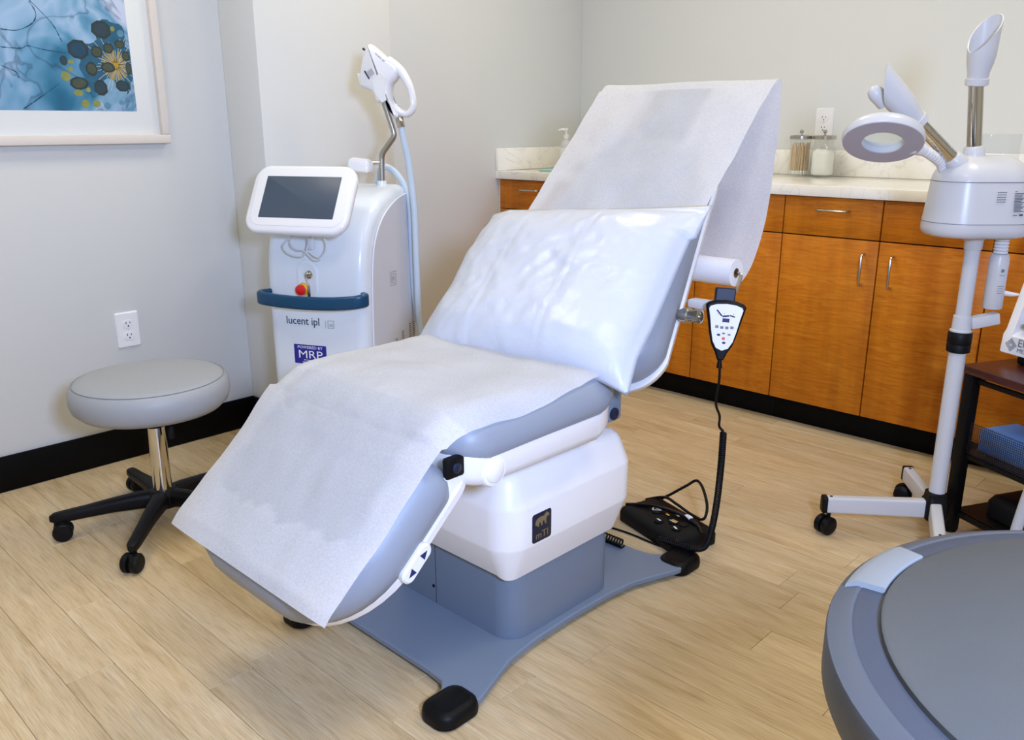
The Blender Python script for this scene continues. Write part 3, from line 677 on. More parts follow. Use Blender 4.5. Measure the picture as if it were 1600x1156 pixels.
for sx in (1, -1):
    Mh = frame((CX+sx*0.283, 1.035, 0.503), (sx, 0, 0))
    part('hinge_cap', G().lathe([(0.032, -0.03), (0.032, 0.004), (0.029, 0.008), (0.023, 0.0085), (0.022, 0.0115), (0.020, 0.013), (0, 0.0135)], 32, Mh), 'cream_plastic', sh, True)
    part('pivot_bracket', bx(CX+sx*0.262-0.008, CX+sx*0.262+0.008, 0.936, 0.985, 0.506, 0.548, 0.006), 'black_plastic', t, True)
    part('pivot_bolt', G().lathe([(0.010, -0.002), (0.010, 0.004), (0.007, 0.006), (0, 0.006)], 16, frame((CX+sx*0.270, 0.957, 0.527), (sx, 0, 0))), 'navy_dark', t, True)
    part('rear_bracket', bx(CX+sx*0.262-0.008, CX+sx*0.262+0.008, 1.395, 1.455, 0.494, 0.575, 0.010), 'steel_grey', t, True)
    part('rear_bolt', G().lathe([(0.014, -0.002), (0.014, 0.004), (0.009, 0.007), (0, 0.007)], 16, frame((CX+sx*0.270, 1.424, 0.514), (sx, 0, 0))), 'navy_dark', t, True)
part('lift_column', G().slab(0.30, 0.28, 0.03, [(0, 0.42), (0, 0.490)], T(CX, 1.28, 0)), 'black_plastic', t, True)
# leg rest:  P = K + s*d + c*n
K = Vector((0, 0.952, 0.606)); dv = Vector((0, -0.744, -0.668)); nv = Vector((0, -0.668, 0.744))
def legM(): 
    mm = Matrix((Vector((1, 0, 0)), -dv, nv)).transposed().to_4x4(); mm.translation = K+Vector((CX, 0, 0)); return mm
ML = legM()
LL = 0.362; ctr = -(0.060+LL/2)
g = G(); g.slab(0.552, LL, (0.205, 0.205, 0.05, 0.05), [(0.07, -0.116), (0.035, -0.112), (0.010, -0.096), (0.0, -0.070), (0.003, -0.044), (0.014, -0.018), (0.034, -0.006), (0.07, 0.0)], ML @ T(0, ctr, 0), 10)
part('leg_cushion', g, 'vinyl_grey', t, True)
g = G(); g.slab(0.536, LL+0.03, (0.20, 0.20, 0.05, 0.05), [(0.06, -0.132), (0.020, -0.128), (0.003, -0.118), (0.0, -0.102), (0.02, -0.097)], ML @ T(0, ctr+0.018, 0), 10)
ls = part('leg_shell', g, 'cream_plastic', t, True)
for sx in (1, -1):
    g = G(); g.box((0, 0, 0), (0.014, 0.085, 0.050), 0.005, ML @ T(sx*0.256, -0.058, -0.084)); part('leg_link', g, 'cream_plastic', ls, True)
g = G(); Mr = ML @ T(0.270, -0.225, -0.106) @ RY(PI/2)
g.slab(0.032, 0.080, 0.015, [(0, -0.012), (0, 0.004), (0.004, 0.008)], Mr); rk = part('leg_switch', g, 'white_plastic', t, True, label='white rocker switch with two blue arrows')
g = G()
for s in (-1, 1):
    g.add([(-0.008, s*0.020-0.007*s, 0.0086), (0.008, s*0.020-0.007*s, 0.0086), (0, s*0.020+0.009*s, 0.0086)], [(0, 1, 2)], Mr)
part('arrows', g, 'navy_print', rk, True)
# back rest:  P = B0 + s*e + c*n
B0 = Vector((0, 1.452, 0.600)); ev = Vector((0, 0.687, 0.727)); bn = Vector((0, -0.727, 0.687))
MB = Matrix((Vector((1, 0, 0)), ev, bn)).transposed().to_4x4(); MB.translation = B0+Vector((CX, 0, 0))
BL = 0.70
g = G(); g.slab(0.585, BL, (0.10, 0.10, 0.16, 0.16), [(0.06, -0.112), (0.028, -0.110), (0.006, -0.094), (0.0, -0.068), (0.004, -0.038), (0.020, -0.014), (0.046, -0.004), (0.10, 0.0)], MB @ T(0, 0.005+BL/2, 0), 10)
def narrow(p):
    s = (p-B0-Vector((CX, 0, 0))).dot(ev); f = min(1, max(0, (s-0.22)/0.36)); f = f*f*(3-2*f)
    return (CX+(p.x-CX)*(1-0.34*f), p.y, p.z)
g.deform(narrow); part('back_cushion', g, 'vinyl_grey', t, True)
g = G(); g.slab(0.580, BL+0.005, (0.10, 0.10, 0.16, 0.16), [(0.16, -0.158), (0.06, -0.148), (0.020, -0.132), (0.004, -0.118), (0.0, -0.104), (0.02, -0.1)], MB @ T(0, BL/2, 0), 10)
g.deform(narrow); bs = part('back_shell', g, 'cream_plastic', t, True)
g = G(); g.slab(0.200, 0.165, 0.05, [(0.04, -0.082), (0.012, -0.074), (0, -0.055), (0.004, -0.030), (0.016, -0.014), (0.04, -0.006)], MB @ T(0, 0.795, 0), 8)
part('headrest', g, 'vinyl_grey', t, True)
g = G()
for sx in (-0.035, 0.035): g.tube([(sx, 0.60, -0.12), (sx, 0.76, -0.085)], 0.007, 10, MB)
part('headrest_posts', g, 'chrome', t, True)
# side fitting, control arm and roll holder
Mk = frame((CX+0.288, 1.668, 0.698), (1, 0, 0.08))
part('side_fitting', G().lathe([(0.012, -0.02), (0.018, -0.004), (0.018, 0.006), (0.0145, 0.009), (0.0145, 0.022), (0.017, 0.024), (0.017, 0.036), (0.011, 0.038), (0.010, 0.026), (0, 0.026)], 28, Mk), 'brushed', t, True)
g = G(); g.box((-1.040, 1.762, 0.708), (0.115, 0.032, 0.022), 0.006, None)
ca = part('control_arm', g, 'white_dim', t, True)
RC = Vector((0, 1.918, 0.764))
g = G()
g.tube(cr([(-1.085, 1.918, 0.764), (-1.058, 1.918, 0.764), (-1.050, 1.912, 0.752), (-1.049, 1.880, 0.715), (-1.062, 1.84, 0.700), (-1.12, 1.80, 0.700), (-1.20, 1.76, 0.72)], 6), 0.0035, 8)
g.tube(cr([(-1.585, 1.918, 0.764), (-1.612, 1.918, 0.764), (-1.620, 1.912, 0.752), (-1.621, 1.880, 0.715), (-1.608, 1.84, 0.700), (-1.55, 1.80, 0.700), (-1.47, 1.76, 0.72)], 6), 0.0035, 8)
g.tube([(-1.085, 1.918, 0.764), (-1.585, 1.918, 0.764)], 0.0035, 8)
part('roll_holder', g, 'brushed', t, True)

# ------------------------------------------------------------------ paper
PW = 0.268
pap = thing('exam_paper', 'white crepe exam paper draped along the reclining chair, pulled over its headrest', 'exam paper', (CX, 1.918, 0.730))
R0 = 0.034
roll = part('roll', G().loft([[(x, 1.918+math.cos(a)*r, 0.764+math.sin(a)*r) for a in [2*PI*k/40 for k in range(40)]] for x, r in ((CX-PW, 0.0125), (CX-PW, R0), (CX+PW, R0), (CX+PW, 0.0125))], closed=True), 'roll_paper', pap, True)
part('core', G().loft([[(x, 1.918+math.cos(a)*r, 0.764+math.sin(a)*r) for a in [2*PI*k/28 for k in range(28)]] for x, r in ((CX-PW-.0005, 0.0095), (CX-PW-.0005, 0.0123), (CX+PW+.0005, 0.0123), (CX+PW+.0005, 0.0095))], closed=True), 'core_card', roll, True)
def lp(s, c): q = K+dv*s+nv*c; return (q.y, q.z)
def bp_(s, c): q = B0+ev*s+bn*c; return (q.y, q.z)
path = [lp(0.398, 0.002), lp(0.388, 0.004), lp(0.37, 0.006), lp(0.32, 0.005), lp(0.26, 0.004), lp(0.20, 0.004), lp(0.14, 0.006), lp(0.09, 0.010), (0.925, 0.595), (0.965, 0.6185), (1.02, 0.6255), (1.10, 0.626), (1.20, 0.625), (1.30, 0.625), (1.39, 0.630), (1.44, 0.645), bp_(0.10, 0.004), bp_(0.20, 0.004), bp_(0.35, 0.004), bp_(0.50, 0.004), bp_(0.62, 0.004), bp_(0.72, 0.003), bp_(0.80, 0.001), bp_(0.865, -0.004)]
top_ = bp_(0.886, -0.022)
path += [top_, (2.079, 1.20), (2.080, 1.14), (2.077, 1.06), (2.066, 0.95), (2.040, 0.86), (2.00, 0.785), (1.965, 0.748), (1.935, 0.7335), (1.918, 0.7292)]
pp = cr([(0, a, b) for a, b in path], 7)
acc = [0.0]
for i in range(1, len(pp)): acc.append(acc[-1]+(pp[i]-pp[i-1]).length)
TOT = acc[-1]
N = 300; K2 = 61; rows = []; show_through = []
def at(d):
    for i in range(1, len(pp)):
        if acc[i] >= d:
            f = (d-acc[i-1])/max(1e-9, acc[i]-acc[i-1]); return pp[i-1].lerp(pp[i], f)
    return pp[-1]
s_head = next(acc[i] for i in range(len(pp)) if pp[i].y > 2.03)
s_seat = next(acc[i] for i in range(len(pp)) if pp[i].y > 0.96)
s_back = next(acc[i] for i in range(len(pp)) if pp[i].y > 1.44)
for i in range(N):
    d = TOT*i/(N-1); p = at(d); q0, q1 = at(max(0, d-.01)), at(min(TOT, d+.01)); tv = (q1-q0).normalized(); nn = Vector((0, -tv.z, tv.y))
    if nn.z < 0 and d < s_head: nn = -nn
    row = []
    for j in range(K2):
        u = -1+2*j/(K2-1); pw = PW+0.007+0.012*math.exp(-((d-s_seat-0.12)/0.22)**2) if d < s_back else PW+0.007*max(0, 1-(d-s_back)/0.2); x = CX+u*pw; off = 0.0
        fold = mn.noise((u*2.2, d*7.0, 1.3))*0.0036+mn.noise((u*6+d*3, d*16, 4.7))*0.0018+(0.5-abs(mn.noise((u*3.5-d*4, d*9, 8.1))))*0.0024
        env = min(1, d/0.03)*min(1, (TOT-d)/0.06)
        sag = 0.0
        if d < s_seat-0.06:                # leg: lies flat, edges follow the cushion shoulders
            sag = -0.006*max(0, abs(u)-0.72)**2/0.078
            fold *= 0.8; fold = max(fold, -0.002)
        elif d < s_back:                   # seat: edges fall over the side, soft folds near the knee
            sag = -(0.004+0.032*math.exp(-((d-s_seat-0.12)/0.22)**2))*max(0, abs(u)-0.80)**2/0.04
            kf = math.exp(-((d-s_seat)/0.09)**2)
            fold = abs(fold)*1.3+kf*0.003*max(0, mn.noise((u*4.5-d*9, d*2, 9)))
        elif d < s_head:                   # back: stretched between back cushion and headrest
            f = (d-s_back)/(s_head-s_back)
            fold = fold*1.6*min(1, f*3)+0.0016
            sag = -0.028*max(0, abs(u)-0.60)*max(0, f-0.55)*math.sin(min(1, (f-0.5)*2)*PI)
            if f > 0.45: fold += 0.0045*math.sin(u*9+d*4)*math.sin((f-0.45)/0.55*PI)*0.5
        else:                              # hanging behind the headrest
            f = (d-s_head)/(TOT-s_head)
            fold = fold*1.5*math.sin(min(1, f*1.02)*PI)+0.006*math.sin(u*5+1)*math.sin(f*PI)
        if d < 0.03: fold += 0.002*math.sin(u*3)
        off = fold*env+sag
        P = Vector((x, p.y, p.z))+nn*off
        row.append(P)
        # show-through where the sheet lies against the cushions
        mk = 0.0
        if d < s_seat:
            e = 0.125+0.030*mn.noise((u*2.6, 0.4, 2))+0.014*mn.noise((u*9, 1.4, 2))-0.02*abs(u)
            mk = 0.62*min(1, max(0, (d-e)/0.006))
            el = 0.80+0.10*mn.noise((d*14, 3, 1)); mk *= min(1, max(0, (el+0.02-abs(u))/0.10))
            blob = (u-0.35)**2/0.10+(d-0.19)**2/0.004
            if blob < 1.0: mk *= 1.0+0.25*(1-blob)
        elif d < s_back: mk = 0.45+0.3*mn.noise((u*3, d*9, 1))
        elif d < s_head:
            f = (d-s_back)/(s_head-s_back); hh = min(1, max(0, (0.42+0.05*mn.noise((d*12, 1, 1))-abs(u))/0.10))
            bk = (0.42+0.2*mn.noise((u*3, d*9, 1)))*min(1, max(0, (0.92-2*max(0, f-.6)+0.10*mn.noise((u*4, d*5, 6))-abs(u))/0.14)); q = min(1, max(0, (f-0.72)/0.07)); mk = bk*(1-q)+(0.62*hh)*q
        show_through.append(max(0, min(1, mk)))
    rows.append(row)
g = G(); g.grid(rows); sheet = part('sheet', g, 'exam_paper', pap, True, angle=80)
atr = sheet.data.attributes.new('show_through', 'FLOAT', 'POINT'); atr.data.foreach_set('value', show_through)

# ------------------------------------------------------------------ pillow
pil = thing('pillow', 'white pillow in a shiny disposable cover on the reclining chair', 'pillow', (-1.325, 1.45, 0.63))
MPl = Matrix((Vector((1, 0, 0)), ev, bn)).transposed().to_4x4(); MPl.translation = B0+Vector((-1.345, 0, 0)); MPl = MPl @ T(0, 0.16, 0) @ RZ(0.10) @ T(0, -0.16, 0)
HW, HL = 0.325, 0.250
NU, NV = 90, 70
def pillow_pt(u, v, side):
    uu, vv_ = u*1.02, v*(1.09 if v > 0 else 1.02)
    fu, fv = 1-min(1, abs(uu))**3.2, 1-min(1, abs(vv_))**3.2
    th = (max(0, fu)**0.58)*(max(0, fv)**0.62)
    # sides bow in a little, corners point outwards
    x = u*HW*(1-0.025*(1-abs(v)**2.5)*abs(u)**3); y = v*HL*(1-0.02*(1-abs(u)**2.5)*abs(v)**3)
    full = 0.105+0.02*max(0, -v)
    if side > 0:
        w = full*th
        w += 0.006*mn.noise((u*2.4, v*2.6, 1))*th+0.003*mn.noise((u*7, v*6, 3))*th-0.010*abs(mn.noise((u*3.1+v*1.4, v*2.2-u, 5)))*th-0.005*abs(mn.noise((u*6.5-v*3, v*5+u*2, 9)))*th
        for uc in (-0.34, 0.30):          # pressed fold lines
            w += (0.0022*math.exp(-((u-uc)/0.012)**2)-0.0014*math.exp(-((u-uc-.03)/0.03)**2))*th
        w += 0.0018*math.exp(-((v-0.05)/0.018)**2)*th*(1 if u > 0.28 else 0)
        # puckers along the lower seam
        if v < -0.62: w += 0.010*(-(v+0.62)/0.38)*th*math.sin(u*15+1.2)*mn.noise((u*4, 2, 2))*2
        if v > 0.75: w += 0.006*((v-0.75)/0.25)*mn.noise((u*10, 1, 7))*th
        w += 0.001*(1-max(abs(u), abs(v))**24)
    else:
        w = -0.028*th-0.002*(1-max(abs(u), abs(v))**24)
    y2 = y+0.160; wc = 0.036+w
    # lower edge rests forward on the seat, lower corner droops over the side
    wc += 0.045*max(0, -v-0.2)**1.5
    if u > 0.80 and v < -0.70:
        k = (u-0.80)/0.20*(-v-0.70)/0.30; wc -= 0.02*k; y2 -= 0.012*k; x += 0.006*k
    if u < -0.82 and v > 0.15: # flap at the far upper side
        k = min(1, (-u-0.82)/0.18)*max(0, 1-((v-0.62)/0.45)**2); x -= 0.045*k; wc -= 0.045*k; y2 -= 0.03*k
    if u > 0.9 and v > 0.6: x += 0.012*(u-.9)/.1
    return (x, y2, wc)
front = [[pillow_pt(-1+2*j/(NU-1), -1+2*i/(NV-1), 1) for j in range(NU)] for i in range(NV)]
back = [[pillow_pt(-1+2*j/(NU-1), -1+2*i/(NV-1), -1) for j in range(NU)] for i in range(NV)]
g = G(); g.grid(front, MPl); g.grid([r[::-1] for r in back], MPl)
o = part('cover', g, 'pillow_cover', pil, True, angle=75)
bm = bmesh.new(); bm.from_mesh(o.data); bmesh.ops.remove_doubles(bm, verts=bm.verts, dist=0.0004); bmesh.ops.recalc_face_normals(bm, faces=bm.faces); bm.to_mesh(o.data); bm.free()

# ------------------------------------------------------------------ hand control
hc = thing('hand_control', 'teardrop hand control with pale keypad hanging beside the backrest on black cord', 'remote control', (-0.985, 1.755, 0.55))
nrm = Vector((0.60, -0.80, 0.10)); HM = frame((-0.992, 1.742, 0.667), nrm) @ RZ(-0.06)
def tear(sc, top=0.060):
    half = [(0.0, top+0.004), (0.022, top+0.002), (0.040, top-0.004), (0.046, top-0.010), (0.044, top-0.020), (0.037, 0.010), (0.032, -0.015), (0.024, -0.043), (0.013, -0.062), (0.007, -0.078)]
    pts = [(x*sc, y) for x, y in half]; return pts
h = tear(1.0); poly = h+[(-x, y) for x, y in reversed(h[1:])]; poly = poly[::-1]
body = part('body', G().prism(poly, 0.022, HM @ T(0, 0, -0.011), 0.004), 'black_plastic', hc, True)
fh = [(0.0, 0.055), (0.022, 0.053), (0.036, 0.048), (0.039, 0.042), (0.034, 0.020), (0.029, -0.008), (0.023, -0.033), (0.014, -0.049), (0.0, -0.055)]
fp = (fh+[(-x, y) for x, y in reversed(fh[1:-1])])[::-1]
kp = part('keypad', G().prism(fp, 0.0018, HM @ T(0, 0, 0.0108), 0.0004), 'white_plastic', body, True, label='pale grey keypad with chair pictogram')
g = G(); Mk = HM @ T(0, 0, 0.0128)
g.cm = 0
def bar(a, b, w):
    d = (Vector(b)-Vector(a)).normalized(); n_ = Vector((-d.y, d.x))*w/2
    g.add([(a[0]-n_.x, a[1]-n_.y, 0), (b[0]-n_.x, b[1]-n_.y, 0), (b[0]+n_.x, b[1]+n_.y, 0), (a[0]+n_.x, a[1]+n_.y, 0)], [(0, 1, 2, 3)], Mk)
bar((-0.021, 0.040), (-0.008, 0.026), 0.0035); bar((-0.007, 0.0255), (0.008, 0.028), 0.004); bar((0.009, 0.029), (0.022, 0.026), 0.003)
g.add([(p[0]+0.002, p[1]+0.017, 0) for p in rrect(0.016, 0.009, 0.001, 2)], [tuple(range(12))], Mk)
for q in ((-0.011, -0.018), (0.003, -0.036)):
    g.add([(p[0], p[1], 0) for p in ell(0.0042, 0.0028, 12, *q)], [tuple(range(12))], Mk)
g.cm = 1
for k in range(4): g.add([(p[0]-0.017+k*0.0115, p[1]-0.001+0.0012*abs(k-1.5), 0) for p in rrect(0.0075, 0.0065, 0.001, 2)], [tuple(range(12))], Mk)
for q in ((0.0, -0.014), (0.013, -0.016)): g.add([(p[0], p[1], 0) for p in ell(0.004, 0.0022, 12, *q)], [tuple(range(12))], Mk)
g.cm = 2; g.add([(p[0], p[1], 0) for p in ell(0.004, 0.0037, 14, 0.001, -0.026)], [tuple(range(14))], Mk)
g.cm = 3
for q in ((-0.017, 0.030), (-0.003, 0.032), (0.018, 0.032), (-0.006, 0.013), (0.008, 0.012)): g.add([(p[0], p[1], 0) for p in ell(0.0014, 0.0014, 8, *q)], [tuple(range(8))], Mk)
part('key_symbols', g, ['navy_print', 'grey_print', 'pink_red', 'yellow'], kp, True)
g = G(); g.slab(0.046, 0.034, 0.004, [(0.003, -0.014), (0, -0.010), (0, 0.010), (0.003, 0.014)], HM @ T(-0.004, 0.074, -0.010))
part('hook_bracket', g, 'navy_dark', hc, True)
# cord: straight lead, then a coil that runs down and bends along the floor
low = HM @ Vector((0, -0.078, 0))
lead = cr([low, low+Vector((0.000, 0.004, -0.05)), low+Vector((-0.006, 0.006, -0.11)), Vector((-1.005, 1.775, 0.435)), Vector((-1.010, 1.785, 0.405)), Vector((-1.000, 1.79, 0.392))], 6)
g = G(); g.tube(lead, 0.0032, 8); g.lathe([(0.007, 0), (0.0045, 0.02)], 10, T(*low) @ T(0, 0, -0.02))
part('cord', g, 'black_rubber', hc, True)
cpath = cr([(-1.000, 1.79, 0.39), (-1.003, 1.795, 0.30), (-1.010, 1.800, 0.20), (-1.020, 1.802, 0.12), (-1.035, 1.800, 0.062), (-1.062, 1.795, 0.046), (-1.11, 1.785, 0.044), (-1.165, 1.775, 0.046)], 40)
ca_ = [0]
for i in range(1, len(cpath)): ca_.append(ca_[-1]+(cpath[i]-cpath[i-1]).length)
hel = []; pitch = 0.0052; u = Vector((1, 0, 0))
i = 0; d = 0.0
while d < ca_[-1]-1e-4:
    while ca_[i+1] < d: i += 1
    f = (d-ca_[i])/(ca_[i+1]-ca_[i]); P = cpath[i].lerp(cpath[i+1], f); tv = (cpath[i+1]-cpath[i]).normalized()
    u = (u-tv*u.dot(tv)).normalized(); w = tv.cross(u); a = 2*PI*d/pitch
    hel.append(P+(u*math.cos(a)+w*math.sin(a))*0.0072); d += pitch/9
g = G(); g.tube(hel, 0.0022, 5); part('coiled_cord', g, 'black_rubber', hc, True)

# ------------------------------------------------------------------ foot control on the floor
fc = thing('foot_control', 'black foot control box with white and yellow marks on the floor beside base plate', 'foot control', (-1.235, 1.900, 0))
MF = T(-1.225, 1.905, 0) @ RZ(math.radians(-17))
body = part('housing', G().slab(0.265, 0.155, 0.022, [(0.004, 0.0), (0, 0.004), (0, 0.030), (0.006, 0.040), (0.016, 0.047), (0.03, 0.050)], MF), 'black_plastic', fc, True)
g = G(); g.tube(cr([(-0.12, -0.055, 0.047), (-0.06, -0.01, 0.058), (0.02, 0.02, 0.060), (0.09, 0.03, 0.056), (0.125, 0.02, 0.046)], 6), 0.006, 8, MF)
part('guard_rail', g, 'black_gloss', body, True)
g = G()
for q in ((-0.03, -0.012), (0.045, -0.014), (0.082, -0.034), (0.02, -0.045), (0.072, 0.0)):
    g.lathe([(0.013, 0.049), (0.013, 0.053), (0.010, 0.0555), (0, 0.056)], 18, MF @ T(q[0], q[1], 0))
part('buttons', g, 'black_rubber', body, True)
g = G(); g.cm = 0
def fbar(a, b, w):
    d = (Vector(b)-Vector(a)).normalized(); n_ = Vector((-d.y, d.x))*w/2
    g.add([(a[0]-n_.x, a[1]-n_.y, 0.0568), (b[0]-n_.x, b[1]-n_.y, 0.0568), (b[0]+n_.x, b[1]+n_.y, 0.0568), (a[0]+n_.x, a[1]+n_.y, 0.0568)], [(0, 1, 2, 3)], MF)
for a, b in (((-0.050, -0.008), (-0.022, -0.002)), ((-0.022, -0.002), (-0.038, -0.022)), ((-0.038, -0.022), (-0.050, -0.008))): fbar(a, b, 0.003)
fbar((0.012, 0.018), (0.034, 0.016), 0.004); fbar((0.014, -0.046), (0.030, -0.046), 0.005); fbar((0.075, -0.036), (0.092, -0.040), 0.005); fbar((0.038, -0.020), (0.062, -0.018), 0.003)
g.cm = 1; fbar((0.002, -0.004), (0.016, -0.004), 0.006); fbar((0.040, -0.013), (0.060, -0.011), 0.006)
part('button_marks', g, ['white_print', 'yellow'], body, True)
part('plug', G().box((0.058, 0.030, 0.060), (0.024, 0.014, 0.012), 0.003, MF), 'white_plastic', fc, True)
g = G(); g.tube(cr([MF @ Vector(p) for p in ((-0.13, 0.05, 0.03), (-0.10, 0.075, 0.05), (-0.055, 0.115, 0.095), (-0.035, 0.135, 0.115), (0.01, 0.12, 0.112), (0.07, 0.085, 0.09), (0.092, 0.06, 0.068), (0.085, 0.050, 0.060))], 8), 0.0042, 8)
g.tube(cr([MF @ Vector(p) for p in ((-0.14, 0.035, 0.035), (-0.08, 0.055, 0.062), (-0.02, 0.050, 0.066), (0.04, 0.045, 0.064), (0.085, 0.050, 0.060))], 8), 0.0042, 8)
part('cable', g, 'black_rubber', fc, True)
g = G(); g.tube(cr([(-1.40, 1.80, 0.0032), (-1.30, 1.815, 0.0032), (-1.20, 1.812, 0.0034), (-1.16, 1.815, 0.004)], 8), 0.003, 8)
solo('power_lead', g, 'black_rubber', 'thin dark lead lying on the floor between pedestal and coiled cord', 'cable')
g = G(); hp = []
for k in range(150):
    a = 2*PI*k/10; s = k/149; hp.append((-1.35+0.13*s, 1.690+math.cos(a)*0.011, 0.0421+math.sin(a)*0.011))
g.tube(hp, 0.0026, 6); solo('coiled_lead', g, 'black_rubber', 'short coiled black lead lying on the steel base plate behind the pedestal', 'cable')

# ------------------------------------------------------------------ light-therapy machine
ipl = thing('light_therapy_machine', 'tall white light-therapy machine with tilted screen and navy grab bar', 'medical machine', (-2.305, 1.4725, 0), math.radians(25.8))
MX = Matrix(((0, 0, 1, 0), (1, 0, 0, 0), (0, 1, 0, 0), (0, 0, 0, 1)))      # local (a, b, t) -> (x=t, y=a, z=b)
prof = cr([(0.004, 0.10, 0), (0.0, 0.30, 0), (0.0, 0.50, 0), (0.001, 0.64, 0), (0.008, 0.72, 0), (0.030, 0.79, 0), (0.072, 0.845, 0), (0.130, 0.888, 0), (0.200, 0.917, 0), (0.280, 0.932, 0), (0.345, 0.930, 0), (0.385, 0.905, 0)], 5)
poly = [(p.x, p.y) for p in prof]+[(0.390, 0.80), (0.390, 0.085), (0.380, 0.07), (0.02, 0.07), (0.006, 0.08)]
poly = poly[::-1]
BX0, BX1 = -0.166, 0.186
g = G()
def inset(poly, b):
    n = len(poly); o = []
    ar = sum(poly[i][0]*poly[(i+1) % n][1]-poly[(i+1) % n][0]*poly[i][1] for i in range(n)); sg = 1 if ar > 0 else -1
    for k in range(n):
        a, p, c = Vector(poly[k-1]), Vector(poly[k]), Vector(poly[(k+1) % n])
        e1 = (p-a).normalized(); e2 = (c-p).normalized(); e = e1+e2
        e = e.normalized() if e.length > 1e-6 else e1
        o.append((p[0]-sg*e[1]*b, p[1]+sg*e[0]*b))
    return o
rings = []
for x, b in ((BX0, 0.030), (BX0+0.003, 0.018), (BX0+0.010, 0.008), (BX0+0.022, 0.002), (BX0+0.035, 0.0), (BX1-0.035, 0.0), (BX1-0.022, 0.002), (BX1-0.010, 0.008), (BX1-0.003, 0.018), (BX1, 0.030)):
    rings.append([(x, p[0], p[1]) for p in inset(poly, b)])
g.loft(rings); body = part('housing', g, 'machine_white', ipl, angle=50)
sp = cr([(0.047, 0.10, 0), (0.044, 0.40, 0), (0.050, 0.58, 0), (0.062, 0.70, 0), (0.090, 0.78, 0), (0.150, 0.842, 0), (0.245, 0.885, 0), (0.360, 0.905, 0)], 6)
spoly = [(p.x, p.y) for p in sp]+[(0.366, 0.10)]
for sx in (1, -1):
    pg = G(); x0 = BX1-0.0005 if sx > 0 else BX0+0.0005
    rr = [[(x0, a, b) for a, b in spoly], [(x0+sx*0.003, a, b) for a, b in spoly], [(x0+sx*0.005, a, b) for a, b in inset(spoly[::-1], 0.003)[::-1]]]
    pg.loft(rr); sd = part('side_panel', pg, 'machine_grey', ipl, angle=30)
    if sx > 0:
        lg = G()
        lg.tube([(x0+0.0054, a, b) for a, b in inset(spoly[::-1], -0.004)[::-1][:44]], 0.0022, 6); part('edge_line', lg, 'white_gloss', sd)
        vg = G()
        for q, (yy, zz, nr) in enumerate(((0.118, 0.385, 5), (0.206, 0.385, 8), (0.258, 0.385, 10), (0.318, 0.385, 12), (0.345, 0.385, 12))):
            for k in range(nr): vg.box((x0+0.005, yy, zz-0.010+k*0.0075), (0.0014, 0.017, 0.0036), 0.0005, None)
        part('vent_slots', vg, 'panel_line', sd)
        eg = G(); Me = Matrix(((0, 0, 1, x0+0.0051), (1, 0, 0, 0.200), (0, 1, 0, 0.636), (0, 0, 0, 1)))
        for rr_ in ((0.046, 0.046), (0.030, 0.030)):
            a = rrect(rr_[0], rr_[1], 0.002, 2); b = rrect(rr_[0]-0.003, rr_[1]-0.003, 0.001, 2); n = len(a)
            eg.add([(p[0], p[1], 0.0003) for p in a]+[(p[0], p[1], 0.0003) for p in b], [(k, (k+1) % n, n+(k+1) % n, n+k) for k in range(n)], Me)
        for k in range(3): eg.box((-0.007+k*0.007, 0, 0.0002), (0.0022, 0.020-k*0.004, 0.0004), 0.0001, Me)
        part('emblem', eg, 'grey_print', sd)
part('plinth', G().slab(0.31, 0.34, 0.03, [(0.004, 0.045), (0, 0.05), (0, 0.075)], T(0.01, 0.195, 0)), 'black_plastic', ipl)
for sx in (-0.12, 0.14):
    for sy in (0.05, 0.33):
        g = G(); g.lathe([(0.008, -0.014), (0.0265, -0.012), (0.0275, 0.0), (0.0265, 0.012), (0.008, 0.014)], 20, T(sx, sy, 0.0275) @ RY(PI/2)); g.box((sx, sy, 0.042), (0.014, 0.03, 0.02), 0.003); part('caster', g, 'black_rubber', ipl)
# grab bar
gp = cr([(-0.150, 0.012, 0.597), (-0.166, -0.010, 0.597), (-0.168, -0.030, 0.597), (-0.150, -0.046, 0.596), (-0.080, -0.056, 0.593), (0.010, -0.060, 0.592), (0.100, -0.055, 0.594), (0.160, -0.042, 0.598), (0.190, -0.026, 0.602), (0.196, -0.008, 0.603), (0.178, 0.012, 0.603)], 6)
rings = []
for i, p in enumerate(gp):
    tv = (gp[min(i+1, len(gp)-1)]-gp[max(i-1, 0)]); tv.z = 0; tv.normalize(); nn = Vector((tv.y, -tv.x, 0))
    rings.append([p+nn*q[0]+Vector((0, 0, q[1])) for q in rrect(0.020, 0.042, 0.008, 4)])
part('grab_bar', G().loft(rings), 'navy_plastic', ipl)
# front fittings
MFr = Matrix(((1, 0, 0, 0), (0, 0, -1, 0), (0, 1, 0, 0), (0, 0, 0, 1)))     # local (x, z, out) -> front
rec = part('key_recess', G().slab(0.072, 0.125, 0.035, [(0.0, -0.003), (0.0, 0.0015), (0.004, 0.003), (0.009, 0.0015)], MFr @ T(-0.010, 0.652, 0), 8), 'machine_white', ipl)
part('key_lock', G().lathe([(0.013, 0.001), (0.013, 0.006), (0.009, 0.008), (0.009, 0.014), (0, 0.014)], 22, MFr @ T(-0.002, 0.672, 0)), 'chrome', rec)
g = G(); g.box((-0.002, 0.672, 0.018), (0.003, 0.014, 0.012), 0.001, MFr); g.tube([MFr @ Vector(p) for p in ((-0.002, 0.667, 0.022), (0.006, 0.650, 0.024), (0.010, 0.640, 0.024))], 0.0012, 6); g.box((0.008, 0.622, 0.024), (0.009, 0.040, 0.004), 0.002, MFr)
part('key', g, 'brushed', rec)
